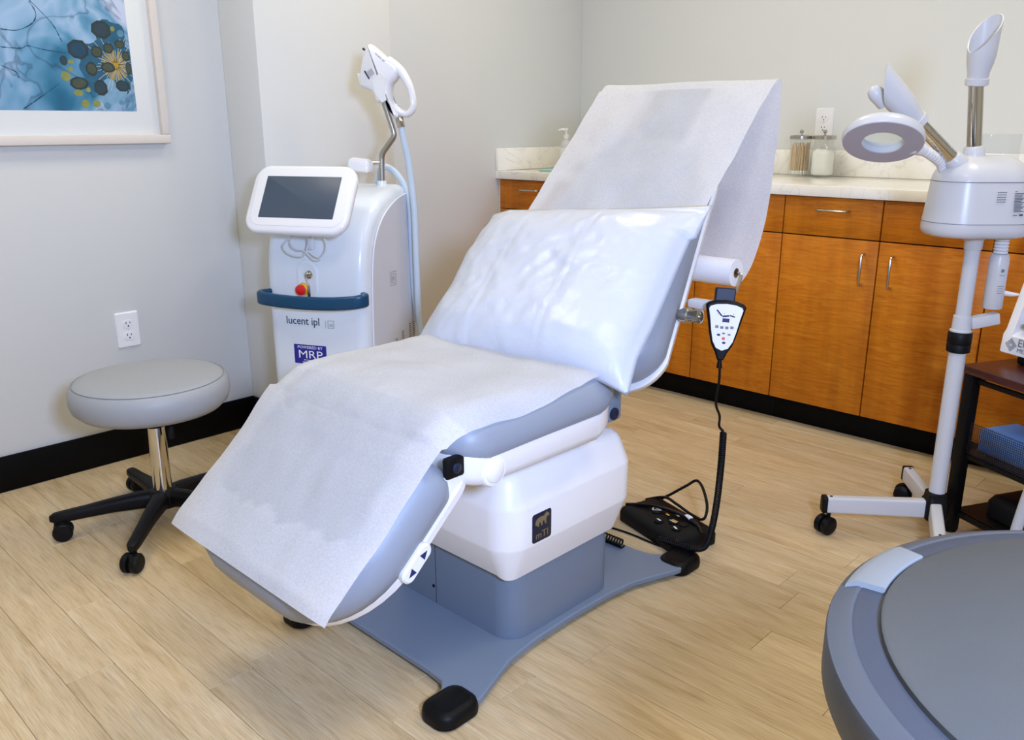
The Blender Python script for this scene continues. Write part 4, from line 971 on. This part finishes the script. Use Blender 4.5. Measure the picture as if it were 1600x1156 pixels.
es = part('emergency_stop', G().lathe([(0.021, 0.0), (0.021, 0.003), (0.016, 0.006), (0.010, 0.012)], 26, MFr @ T(-0.026, 0.624, 0)), 'yellow', ipl, label='red mushroom stop button on yellow ring')
part('button', G().lathe([(0.010, 0.010), (0.016, 0.014), (0.0175, 0.019), (0.016, 0.024), (0.009, 0.027), (0, 0.0275)], 26, MFr @ T(-0.026, 0.624, 0)), 'red', es)
g = G(); text(g, 'lucent ipl', 0.036, MFr @ T(-0.099, 0.508, 0.0012), 'LEFT', 0.0004, 0.93); part('lettering', g, 'dark_print', ipl)
g = G(); Me = MFr @ T(0.064, 0.514, 0.0012)
a = rrect(0.022, 0.026, 0.001, 2); b = rrect(0.0195, 0.0235, 0.001, 2); n = len(a)
g.add([(p[0], p[1], 0.0003) for p in a]+[(p[0], p[1], 0.0003) for p in b], [(k, (k+1) % n, n+(k+1) % n, n+k) for k in range(n)], Me)
for k in range(3): g.box((-0.004+k*0.0045, -0.003+k*0.0005, 0.0002), (0.0014, 0.010, 0.0003), 0.0001, Me)
g.box((-0.019, 0, 0.0002), (0.001, 0.024, 0.0003), 0.0001, Me)
part('emblem', g, 'grey_print', ipl)
st = part('sticker', G().slab(0.118, 0.064, 0.002, [(0, 0.0), (0, 0.0012)], MFr @ T(-0.018, 0.409, 0)), 'sticker_blue', ipl, label='blue sticker with white letters')
g = G(); text(g, 'POWERED BY', 0.013, MFr @ T(-0.018, 0.428, 0.0014), 'CENTER', 0.0002, 1.15)
text(g, 'MRP', 0.037, MFr @ T(-0.018, 0.3965, 0.0014), 'CENTER', 0.0002, 1.30)
for wd, zz in ((0.05, 0.390), (0.06, 0.383)): g.box((-0.018, zz, 0.0014), (wd, 0.0018, 0.0004), 0.0001, MFr)
part('lettering', g, 'white_print', st)
# tilted display
MD = T(0.008, -0.036, 0.906) @ RX(PI/2-math.radians(31))
dsp = part('display', G().slab(0.352, 0.226, 0.052, [(0.03, -0.026), (0.008, -0.022), (0.0, -0.012), (0.0, 0.0), (0.003, 0.006), (0.010, 0.010)], MD, 8), 'white_gloss', ipl)
part('bezel_step', G().slab(0.322, 0.196, 0.040, [(0, 0.008), (0.0008, 0.0112), (0.004, 0.0118)], MD @ T(0.004, 0.006, 0), 8), 'white_plastic', dsp)
part('screen', G().slab(0.256, 0.138, 0.002, [(0, 0.010), (0, 0.0124), (0.0006, 0.0128)], MD @ T(0.002, 0.003, 0)), 'screen', dsp)
g = G(); g.tube([(0.008, 0.0, 0.88), (0.008, 0.07, 0.85)], 0.022, 14); part('display_mount', g, 'black_plastic', ipl)
g = G(); g.box((0.010, 0.0, 0.775), (0.020, 0.02, 0.05), 0.005); part('cable_clip', g, 'white_dim', ipl)
g = G()
g.tube(cr([(-0.028, -0.014, 0.800), (-0.060, -0.020, 0.780), (-0.077, -0.020, 0.758), (-0.056, -0.020, 0.735), (-0.011, -0.020, 0.731), (0.010, -0.022, 0.760), (0.020, -0.02, 0.80)], 6), 0.0026, 8)
g.tube(cr([(0.012, -0.016, 0.745), (0.046, -0.022, 0.730), (0.070, -0.022, 0.748), (0.075, -0.018, 0.775), (0.055, -0.012, 0.798), (0.028, -0.010, 0.802)], 6), 0.0026, 8)
g.tube(cr([(-0.045, -0.014, 0.798), (-0.050, -0.020, 0.770), (-0.030, -0.022, 0.752), (0.0, -0.022, 0.748), (0.030, -0.022, 0.722), (0.055, -0.022, 0.724)], 6), 0.0022, 8)
part('display_cable', g, 'machine_grey', ipl)
# hand-piece post
part('post', G().tube([(0.124, 0.28, 0.925), (0.127, 0.28, 1.015), (0.129, 0.28, 1.030), (0.136, 0.28, 1.042), (0.170, 0.28, 1.082), (0.176, 0.28, 1.094), (0.173, 0.28, 1.108), (0.144, 0.28, 1.195)], 0.0095, 14), 'brushed', ipl)
part('post_collar', G().lathe([(0.018, 0.915), (0.016, 0.945), (0.010, 0.947)], 20, T(0.124, 0.28, 0)), 'machine_white', ipl)
part('pin', G().tube([(0.075, 0.27, 1.004), (0.128, 0.28, 1.004)], 0.0075, 12), 'chrome', ipl)
g = G(); g.slab(0.078, 0.046, 0.012, [(0.010, -0.022), (0, -0.016), (0, 0.008), (0.006, 0.018), (0.016, 0.023)], T(0.072, 0.235, 0.998) @ RY(0.10)); part('camera_block', g, 'white_gloss', ipl)

# ------------------------------------------------------------------ hand-piece with hose
hpc = thing('hand_piece', 'white pistol-shaped treatment hand-piece with pale hose resting on the steel post', 'hand-piece', (-2.305, 1.4725, 0.36), math.radians(25.8))
HZ = -0.36
MH = Matrix(((1, 0, 0, 0), (0, 0, -1, 0.28), (0, 1, 0, HZ), (0, 0, 0, 1)))   # (x, z, towards the viewer)
bo = [(0.104, 1.37), (0.119, 1.366), (0.165, 1.33), (0.203, 1.299), (0.199, 1.269), (0.177, 1.246), (0.172, 1.211), (0.178, 1.181), (0.199, 1.152), (0.181, 1.147), (0.159, 1.196), (0.129, 1.192), (0.111, 1.228), (0.071, 1.244), (0.071, 1.284), (0.089, 1.347)]
bo = [(p.x, p.y) for p in cr([(a, b, 0) for a, b in bo], 3, True)][::-1]
g = G(); rings = []
for zt, b in ((-0.026, 0.010), (-0.021, 0.004), (-0.012, 0.0), (0.012, 0.0), (0.021, 0.004), (0.026, 0.010)):
    rings.append([(p[0], p[1], zt) for p in inset(bo, b)])
g.loft(rings, MH)
hb = part('body', g, 'white_gloss', hpc, angle=60)
lp_ = cr([(0.165, 1.316, 0), (0.190, 1.302, 0), (0.214, 1.281, 0), (0.237, 1.243, 0), (0.247, 1.205, 0), (0.245, 1.174, 0), (0.224, 1.158, 0), (0.197, 1.166, 0), (0.180, 1.183, 0)], 6)
rr_ = [0.020-0.009*min(1, i/20) for i in range(len(lp_))]
part('handle_loop', G().tube(lp_, rr_, 14, MH, flat=1.25, ref=(0, 0, 1)), 'white_gloss', hpc)
part('trigger', G().prism([(0.056, 1.284), (0.0665, 1.242), (0.079, 1.244), (0.074, 1.286)], 0.018, MH @ T(0, 0, -0.009), 0.002), 'white_plastic', hpc)
part('grip_insert', G().prism([(p[0], p[1]) for p in [(0.118, 1.262), (0.128, 1.220), (0.150, 1.192), (0.166, 1.200), (0.160, 1.240), (0.168, 1.268), (0.150, 1.285)]], 0.004, MH @ T(0, 0, 0.0245), 0.001), 'white_plastic', hpc)
part('tip_window', G().tube([(0.080, 1.359, 0.005), (0.092, 1.352, 0.005)], 0.0035, 10, MH), 'black_gloss', hpc)
g = G(); Mt = MH @ T(0.112, 1.285, 0.0264) @ RZ(-1.0)
for k in range(5): g.box((0.002, 0.010-k*0.0042, 0.0002), (0.022-0.004*(k % 2), 0.0018, 0.0003), 0.0001, Mt)
part('print_block', G().box((0.0, -0.013, 0.0002), (0.030, 0.0055, 0.0003), 0.0001, Mt), 'dark_print', hb)
text(g, 'lucent ipl', 0.011, MH @ T(0.132, 1.340, 0.0262) @ RZ(-0.68), 'LEFT', 0.0001)
part('lettering', g, 'grey_print', hb, kind='stuff')
part('hose_ferrule', G().tube([(0.193, 1.158, 0), (0.1965, 1.146, 0), (0.203, 1.117, 0)], [0.0085, 0.0135, 0.0135], 16, MH), 'chrome', hpc)
hz = [(0.203, 0.28, 1.118), (0.209, 0.285, 1.07), (0.219, 0.295, 0.993), (0.230, 0.30, 0.847), (0.231, 0.30, 0.698), (0.234, 0.30, 0.476), (0.250, 0.30, 0.385), (0.262, 0.31, 0.36), (0.262, 0.335, 0.352), (0.250, 0.348, 0.36), (0.226, 0.350, 0.40), (0.207, 0.345, 0.48), (0.200, 0.34, 0.581), (0.199, 0.335, 0.736), (0.200, 0.33, 0.86), (0.190, 0.33, 0.912), (0.160, 0.33, 0.962), (0.120, 0.33, 0.988), (0.09, 0.335, 0.975), (0.075, 0.345, 0.93)]
hz = [(a, b, c+HZ) for a, b, c in hz]
part('hose', G().tube(cr(hz, 8), 0.0108, 12), 'hose_grey', hpc)

# ------------------------------------------------------------------ facial steamer with magnifier lamp
stm = thing('facial_steamer', 'white facial steamer on tall wheeled stand with two nozzles and ring magnifier', 'steamer', (-0.665, 2.395, 0), YAW)
t = stm
LANG = [math.radians(a)-YAW for a in (218, 126, 291)]
part('hub', G().slab(0.062, 0.062, 0.014, [(0.004, 0.058), (0, 0.064), (0, 0.112), (0.004, 0.118), (0.006, 0.135), (0.010, 0.138)], RZ(LANG[0])), 'black_plastic', t)
for k, a in enumerate(LANG):
    L = (0.325, 0.275, 0.27, 0.25)[k]
    M = RZ(a); rings = []
    for s, hgt in ((0.028, 0.052), (0.10, 0.050), (L-0.03, 0.046)): rings.append([(s, p[0], 0.087+p[1]) for p in rrect(0.030, hgt, 0.006, 4)])
    lg = part('leg', G().loft(rings, M), 'steamer_white', t)
    rings = [[(s, p[0], 0.087+p[1]) for p in rrect(wd, hg, 0.006, 4)] for s, wd, hg in ((L-0.031, 0.032, 0.048), (L-0.020, 0.032, 0.048), (L-0.017, 0.026, 0.042))]
    part('end_cap', G().loft(rings, M), 'black_plastic', lg)
    part('screw', G().lathe([(0.004, 0.112), (0.0035, 0.1135)], 10, M @ T(L-0.042, 0, -0.0015)), 'black_plastic', lg)
    Mc = M @ T(L-0.040, 0, 0) @ RZ([0.6, 1.2, 2.0, 0.3][k])
    g = G(); g.lathe([(0.006, 0.042), (0.006, 0.066)], 10, Mc)
    for s in (-1, 1): g.lathe([(0.010, 0.0), (0.0245, 0.001), (0.0265, 0.007), (0.0265, 0.015), (0.021, 0.020), (0.008, 0.021)], 22, Mc @ T(0.010, 0, 0.0266) @ RX(-s*PI/2) @ T(0, 0, 0.003))
    part('caster', g, 'black_rubber', t)
part('lower_pole', G().lathe([(0.0215, 0.13), (0.0215, 0.555)], 28), 'steamer_white', t)
part('clamp_knob', G().lathe([(0.023, 0.540), (0.029, 0.543), (0.030, 0.560), (0.0285, 0.563), (0.030, 0.566), (0.030, 0.592), (0.025, 0.598)], 20), 'black_plastic', t)
part('upper_pole', G().lathe([(0.0185, 0.59), (0.0185, 0.835)], 28), 'steamer_white', t)
part('pole_collar', G().lathe([(0.027, 0.597), (0.027, 0.601), (0.0235, 0.603), (0.0225, 0.638), (0.019, 0.640)], 28), 'steamer_white', t)
g = G(); g.box((0.040, 0, 0), (0.072, 0.030, 0.030), 0.003, T(0.012, -0.008, 0.620) @ RY(-0.20)); part('shelf_bracket', g, 'steamer_white', t)
wd = part('spray_wand', G().lathe([(0.021, 0.660), (0.0235, 0.663), (0.0235, 0.792), (0.020, 0.802), (0.016, 0.803)], 28, T(0.068, -0.008, 0) @ RX(0) @ RY(-0.0)), 'steamer_white', t)
g = G()
for k in range(5): g.lathe([(0.0145, 0.803+k*0.008), (0.017, 0.8045+k*0.008), (0.017, 0.808+k*0.008), (0.0145, 0.8105+k*0.008)], 24, T(0.068, -0.008, 0))
part('ribbed_neck', g, 'white_plastic', wd)
g = G(); g.tube([(0.085, -0.012, 0.702), (0.110, -0.014, 0.698), (0.128, -0.015, 0.697)], [0.0075, 0.006, 0.003], 10); part('wand_spout', g, 'white_plastic', wd)
g = G()
for k in range(4): g.box((0.068, -0.0316, 0.722-k*0.006), (0.016-0.003*(k % 2), 0.0006, 0.0012), 0.0002)
g.box((0.068, -0.0316, 0.762), (0.008, 0.0006, 0.008), 0.0002); g.box((0.068, -0.0316, 0.750), (0.012, 0.0006, 0.0014), 0.0002)
part('lettering', g, 'grey_print', wd, kind='stuff')
# head
hd = part('head', G().slab(0.252, 0.185, 0.085, [(0.045, 0.846), (0.014, 0.848), (0.004, 0.854), (0.0, 0.866), (0.001, 0.884), (0.006, 0.930), (0.011, 0.984), (0.013, 0.996), (0.019, 1.010), (0.032, 1.026), (0.052, 1.040), (0.072, 1.046), (0.086, 1.048)], T(0.0, 0.01, 0), 12), 'steamer_white', t, angle=50)
def ringline(z, ins): 
    return [(p[0], p[1]+0.01, z) for p in rrect(0.252-2*ins, 0.185-2*ins, 0.085-ins, 12)]
g = G()
for z, ins in ((0.884, 0.0008), (0.985, 0.0108)):
    pts = ringline(z, ins); g.tube(pts+[pts[0]], 0.0009, 5, caps=False)
part('seam_lines', g, 'grey_print', hd)
part('neck', G().lathe([(0.020, 0.812), (0.0215, 0.814), (0.0225, 0.836), (0.034, 0.850)], 28), 'steamer_white', t)
g = G(); Mv = T(0.018, -0.0790, 0) @ RX(PI/2)
for r in range(5):
    for c in range(6): g.lathe([(0.0011, 0), (0.0011, 0.0012)], 6, T(0.000+c*0.0040, -0.0782+c*0.0002, 0.962-r*0.0058) @ RX(PI/2))
part('vent_holes', g, 'dark_print', hd)
g = G(); Ml = T(0.055, -0.0762, 0.938) @ RZ(0.28) @ RX(PI/2) @ RX(-0.10)
g.cm = 0
for k in range(13): g.box((-0.002*(k % 3), 0.021-k*0.0036, 0.0012), (0.030-0.004*((k*7) % 3), 0.0016, 0.0004), 0.0001, Ml)
g.cm = 1; g.box((-0.010, 0.0262, 0.0012), (0.008, 0.0016, 0.0004), 0.0001, Ml)
g.cm = 0; g.box((0.008, -0.031, 0.0012), (0.012, 0.004, 0.0004), 0.0001, Ml); g.box((-0.010, -0.031, 0.0012), (0.012, 0.0016, 0.0004), 0.0001, Ml)
part('rating_label', g, ['dark_print', 'red'], hd)
# clear splash guard at the back of the head
part('water_jar', G().slab(0.092, 0.075, 0.016, [(0.0, 1.02), (0.0, 1.096), (0.0015, 1.098), (0.0025, 1.096), (0.0025, 1.02)], T(0.048, 0.045, 0)), 'clear_plastic', t)
# left nozzle
def nozzle(base, tip0, tip1, r, name, roll):
    b, a0, a1 = Vector(base), Vector(tip0), Vector(tip1); d = (a0-b).normalized(); d2 = (a1-a0).normalized()
    part('nozzle_socket', G().tube([b-d*0.022, b+d*0.006, b+d*0.010], [r+0.009, r+0.006, r+0.002], 22), 'steamer_white', hd)
    part('chrome_pipe', G().tube([b-d*0.005, a0+d*0.01], r, 22), 'chrome', t)
    M = frame(a0, d2, roll); L = (a1-a0).length; n = 32; rings = []; inner = []
    for z, rr in ((0.0, r+0.006), (0.002, r+0.009), (0.016, r+0.0095), (0.018, r+0.006), (0.030, r+0.007), (0.05, r+0.012), (0.07, r+0.015)):
        rings.append([(rr*math.cos(2*PI*k/n), rr*math.sin(2*PI*k/n), z) for k in range(n)])
    for f in (0.25, 0.5, 0.75, 1.0):
        rg = []
        for k in range(n):
            a = 2*PI*k/n; c = math.cos(a-PI/2)                       # +1 at local +y (long lip), -1 at the mouth
            zz = 0.07+(L-0.07)*f*(0.5+0.5*c)**0.8 + 0.006*f; rr = (r+0.015)*(1+0.05*f)
            rg.append((rr*math.cos(a), rr*math.sin(a), zz))
        rings.append(rg)
    inner = [[(p[0]*0.90, p[1]*0.90, p[2]-0.001) for p in rg] for rg in reversed(rings[6:])]
    g = G(); g.loft(rings+inner+[[(p[0]*0.2, p[1]*0.2, 0.05) for p in rings[4]]], M, caps=True)
    part(name, g, 'steamer_white', t, angle=50)
nozzle((-0.088, -0.015, 1.038), (-0.190, -0.030, 1.122), (-0.316, -0.048, 1.238), 0.0165, 'steam_nozzle', (0.55, -1.0, 0.9))
nozzle((-0.028, 0.010, 1.060), (-0.050, 0.0, 1.212), (-0.056, -0.022, 1.366), 0.0175, 'steam_nozzle', (0.95, 0.35, 0.0))
part('nozzle_cap', G().tube([(-0.276, -0.018, 1.172), (-0.303, -0.024, 1.194), (-0.312, -0.026, 1.202), (-0.317, -0.027, 1.206)], [0.019, 0.019, 0.015, 0.006], 20), 'steamer_white', t)
# ring magnifier
cm_ = Vector((-0.292, -0.070, 1.083)); MG = frame(cm_, (-0.20, -0.53, -0.82), (0.0, -0.84, 0.54))
n = 48
def mring(rx, ry, z): return [(rx*math.cos(2*PI*k/n), ry*math.sin(2*PI*k/n), z) for k in range(n)]
g = G(); g.loft([mring(0.050, 0.045, 0.004), mring(0.050, 0.045, -0.022), mring(0.058, 0.052, -0.030), mring(0.080, 0.073, -0.030), mring(0.092, 0.084, -0.020), mring(0.095, 0.087, -0.006), mring(0.092, 0.084, 0.004)], MG, closed=True)
lampo = part('ring_lamp', g, 'steamer_white', t)
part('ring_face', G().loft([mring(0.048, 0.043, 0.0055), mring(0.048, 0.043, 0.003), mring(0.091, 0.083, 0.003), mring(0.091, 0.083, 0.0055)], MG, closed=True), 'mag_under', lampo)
part('lens', G().loft([mring(0.0495, 0.0445, -0.016), mring(0.0495, 0.0445, -0.012)], MG), 'lens_glass', lampo)
g = G(); gn = cr([(-0.200, -0.055, 1.068), (-0.185, -0.050, 1.062), (-0.150, -0.030, 1.048), (-0.115, -0.005, 1.030), (-0.098, 0.01, 1.012)], 12)
g.tube(gn, [0.013-0.0016*(i % 3 == 0) for i in range(len(gn))], 16); part('flex_arm', g, 'white_plastic', t)
g = G(); g.tube([(-0.215, -0.060, 1.072), (-0.190, -0.051, 1.064), (-0.178, -0.046, 1.060)], [0.020, 0.016, 0.013], 16); part('lamp_joint', g, 'white_plastic', t)

# ------------------------------------------------------------------ dark cart
AC = math.radians(-28.0)
ct = thing('utility_cart', 'low black metal cart with mahogany top and wire mesh front', 'cart', (-0.664, 2.466, 0), AC)
CW, CD, CH = 0.62, 0.40, 0.492            # local x right along the front, local y back
g = G(); g.box((CW/2, CD/2, CH-0.011), (CW+0.012, CD+0.012, 0.022), 0.003); part('cart_top', g, 'mahogany', ct)
for lx in (0.018, CW-0.018):
    for ly in (0.018, CD-0.018):
        g = G(); g.box((lx, ly, 0.24), (0.032, 0.032, 0.472), 0.004); lg = part('leg', g, 'cart_metal', ct)
        part('foot', G().lathe([(0.016, 0.0), (0.018, 0.002), (0.018, 0.006), (0.012, 0.008)], 14, T(lx, ly, 0)), 'black_rubber', lg)
for z in (0.06, 0.235, 0.452):
    g = G()
    for a, b, c in (((CW/2, 0.018), (CW-0.06, 0.012), 0), ((CW/2, CD-0.018), (CW-0.06, 0.012), 0), ((0.018, CD/2), (0.012, CD-0.06), 0), ((CW-0.018, CD/2), (0.012, CD-0.06), 0)): g.box((a[0], a[1], z), (b[0], b[1], 0.014), 0.003)
    part('rail_frame', g, 'cart_metal', ct)
for z in (0.068, 0.243): part('shelf', G().box((CW/2, CD/2, z), (CW-0.045, CD-0.045, 0.004), 0.001), 'cart_metal', ct)
def meshpanel(x0, x1, z0, z1, y, nm, axis='x'):
    g = G(); st = 0.0062; r = 0.0007; k = x0
    while k < x1:
        c = (k, y, (z0+z1)/2) if axis == 'x' else (y, k, (z0+z1)/2); g.box(c, (2*r, 2*r, z1-z0), 0.0001); k += st
    k = z0
    while k < z1:
        c = ((x0+x1)/2, y, k) if axis == 'x' else (y, (x0+x1)/2, k); g.box(c, (x1-x0, 2*r, 2*r) if axis == 'x' else (2*r, x1-x0, 2*r), 0.0001); k += st
    part(nm, g, 'mesh_metal', ct, kind='stuff')
def meshpanel2(x0, x1, z0, z1, y, nm, axis='x'):
    g = G(); st = 0.0065; r = 0.0007; vs = []
    def quadbar(a, b, w):
        pass
    meshpanel(x0, x1, z0, z1, y, nm, axis)
meshpanel(0.032, CW-0.032, 0.245, 0.335, 0.018, 'mesh_front')
meshpanel(0.032, CW-0.032, 0.070, 0.445, CD-0.012, 'mesh_back')
meshpanel(0.032, CD-0.032, 0.070, 0.445, CW-0.012, 'mesh_side', 'y')
def onC(x, y, z): return T(-0.664, 2.466, 0) @ RZ(AC) @ T(x, y, z)
g = G(); g.box((0, 0, 0.034), (0.20, 0.13, 0.066), 0.004, onC(0.135, 0.12, 0.2462)); bo_ = solo('blue_carton', g, 'blue_card', 'light blue carton on the middle shelf of the dark cart', 'box')
g = G(); g.slab(0.17, 0.12, 0.03, [(0.02, 0.0), (0.004, 0.006), (0, 0.025), (0.006, 0.045), (0.03, 0.054)], onC(0.335, 0.13, 0.2462), 6)
g.deform(lambda p: (p.x, p.y, p.z+0.006*mn.noise((p.x*30, p.y*30, 1)))); solo('blue_packet', g, 'blue_deep', 'dark blue plastic packet on the middle shelf of the dark cart', 'packet')
g = G(); g.slab(0.09, 0.07, 0.02, [(0.004, 0.0), (0, 0.004), (0, 0.085), (0.004, 0.09)], onC(0.315, 0.255, 0.2462)); solo('grey_tub', g, 'cup_grey', 'pale grey tub behind the blue packet on the cart shelf', 'tub')
g = G(); g.slab(0.24, 0.15, 0.03, [(0.006, 0.0), (0, 0.006), (0, 0.045), (0.012, 0.062), (0.03, 0.068)], onC(0.20, 0.13, 0.0712)); solo('black_device', g, 'black_plastic', 'black rounded device on the lowest shelf of the dark cart', 'device')
g = G(); g.slab(0.11, 0.10, 0.02, [(0.004, 0.0), (0, 0.005), (0, 0.055), (0.006, 0.06)], onC(0.43, 0.14, 0.0712))
mat('dark_red', (96, 22, 34), 0.45, var=0.1); solo('red_case', g, 'dark_red', 'dark red case on the lowest shelf of the cart', 'case')

# ------------------------------------------------------------------ white skin-treatment console on the cart
ev_ = thing('skin_treatment_console', 'white sloping skin-treatment console standing on the mahogany cart top', 'console', (-0.664, 2.466, CH+0.0005), AC)
part('console_base', G().box((0.262, 0.255, 0.013), (0.44, 0.24, 0.026), 0.006), 'black_plastic', ev_)
EX0, EX1 = -0.006, 0.482
side = [(0.120, 0.027), (0.123, 0.076), (0.132, 0.090), (0.225, 0.43), (0.255, 0.455), (0.375, 0.455), (0.375, 0.027)]
g = G(); rings = []
sd_ = [(a, b) for a, b in side]
for x, b in ((EX0, 0.008), (EX0+0.004, 0.002), (EX0+0.010, 0.0), (EX0+0.030, 0.0)): rings.append([(x, p[0], p[1]) for p in inset(sd_, b)])
g.loft(rings); part('side_cheek', g, 'white_gloss', ev_, angle=35)
g = G(); g.loft([[(EX1-x, p[0], p[1]) for p in inset(sd_, b)] for x, b in ((0, 0.008), (0.004, 0.002), (0.010, 0.0), (0.030, 0.0))]); part('side_cheek', g, 'white_gloss', ev_, angle=35)
lowp = [(0.121, 0.027), (0.124, 0.074), (0.145, 0.084), (0.37, 0.084), (0.37, 0.027)]
fr = part('front_fascia', G().loft([[(x, p[0], p[1]) for p in lowp] for x in (EX0+0.028, EX1-0.028)]), 'white_gloss', ev_, angle=35)
part('tray_edge', G().box((0.256, 0.158, 0.106), (0.425, 0.05, 0.014), 0.003), 'smoke_grey', ev_)
part('tray_foot', G().box((0.065, 0.147, 0.0915), (0.022, 0.02, 0.012), 0.003), 'black_plastic', ev_)
mat('lilac', (214, 210, 232), 0.3, var=0.02)
backp = [(0.190, 0.115), (0.275, 0.43), (0.365, 0.43), (0.365, 0.09), (0.195, 0.09)]
part('recess_panel', G().loft([[(x, p[0], p[1]) for p in backp] for x in (EX0+0.029, EX1-0.029)]), 'lilac', ev_, angle=35)
g = G(); Mt = Matrix(((1, 0, 0, 0), (0, 0, -1, 0.1218), (0, 1, 0, 0), (0, 0, 0, 1)))
text(g, 'ENVY', 0.030, Mt @ T(0.050, 0.052, 0.0006), 'LEFT', 0.0002, 1.0); text(g, 'MEDICAL', 0.016, Mt @ T(0.050, 0.036, 0.0006), 'LEFT', 0.0002, 1.1)
for k in range(4):
    a = rrect(0.026-k*0.007, 0.026-k*0.007, 0.0005, 1); b = rrect(0.0225-k*0.007, 0.0225-k*0.007, 0.0005, 1); n = len(a)
    if k < 3: g.add([(p[0], p[1], 0.0003) for p in a]+[(p[0], p[1], 0.0003) for p in b], [(q, (q+1) % n, n+(q+1) % n, n+q) for q in range(n)], Mt @ T(0.030, 0.052, 0.0006) @ RZ(PI/4))
part('lettering', g, 'grey_print', fr)

# clear tube hanging in front of the cart
cam_o = Vector((0, 0, CAMH))
g = G(); g.tube(cr([(-0.335, 1.930, 0.52), (-0.355, 1.955, 0.43), (-0.372, 1.968, 0.33), (-0.383, 1.970, 0.22), (-0.384, 1.965, 0.12), (-0.370, 1.96, 0.03), (-0.33, 1.95, 0.0125), (-0.22, 1.97, 0.0125), (-0.12, 2.05, 0.0125)], 10), 0.0115, 14)
solo('clear_tube', g, 'hose_clear', 'clear ribbed plastic tube hanging down in front of the cart', 'tube')

# ------------------------------------------------------------------ round slate bin
BZ, BR, BC = 0.70, 0.280, (0.0, 0.775)
bn_ = thing('pedal_bin', 'round slate grey lidded bin with pale tab on its lid', 'bin', (BC[0], BC[1], 0))
part('bin_body', G().lathe([(0.20, 0.0), (0.215, 0.004), (0.245, 0.60), (0.245, 0.655), (0.20, 0.656)], 72), 'bin_body', bn_)
a0 = math.radians(196); n = 24
g = G(); rings = []
for k in range(n+1):
    a = a0+math.radians(70)*k/n; rings.append([((r)*math.cos(a), r*math.sin(a), z) for r, z in ((0.2335, 0.40), (0.2455, 0.40), (0.2490, 0.645), (0.2470, 0.645))])
part('body_band', G().loft(rings), 'bin_band', bn_)
lid = part('lid_rim', G().lathe([(0.235, 0.650), (0.270, 0.651), (0.279, 0.655), (0.281, 0.660), (0.281, 0.6955), (0.2798, 0.6985), (0.276, 0.7000), (0.264, 0.7055), (0.262, 0.7057), (0.260, 0.7050), (0.255, 0.7000)], 96), 'slate', bn_)
part('lid_groove', G().lathe([(0.2600, 0.7010), (0.2598, 0.7048), (0.2585, 0.7055), (0.238, 0.7052), (0.230, 0.7050)], 96), 'slate_groove_shade', lid)
part('lid_top', G().lathe([(0.2375, 0.7045), (0.237, 0.7100), (0.234, 0.7120), (0.10, 0.7145), (0, 0.715)], 96), 'slate_top', bn_)
rings = []
ta = math.radians(178); tw = math.radians(21)
for k in range(13):
    a = ta-tw/2+tw*k/12; rings.append([(r*math.cos(a), r*math.sin(a), z) for r, z in ((0.2392, 0.7050), (0.2392, 0.7100), (0.2405, 0.7112), (0.264, 0.7108), (0.274, 0.7045), (0.275, 0.700))])
part('lid_tab', G().loft(rings), 'bin_tab', bn_, label='pale grey tab set in the lid')
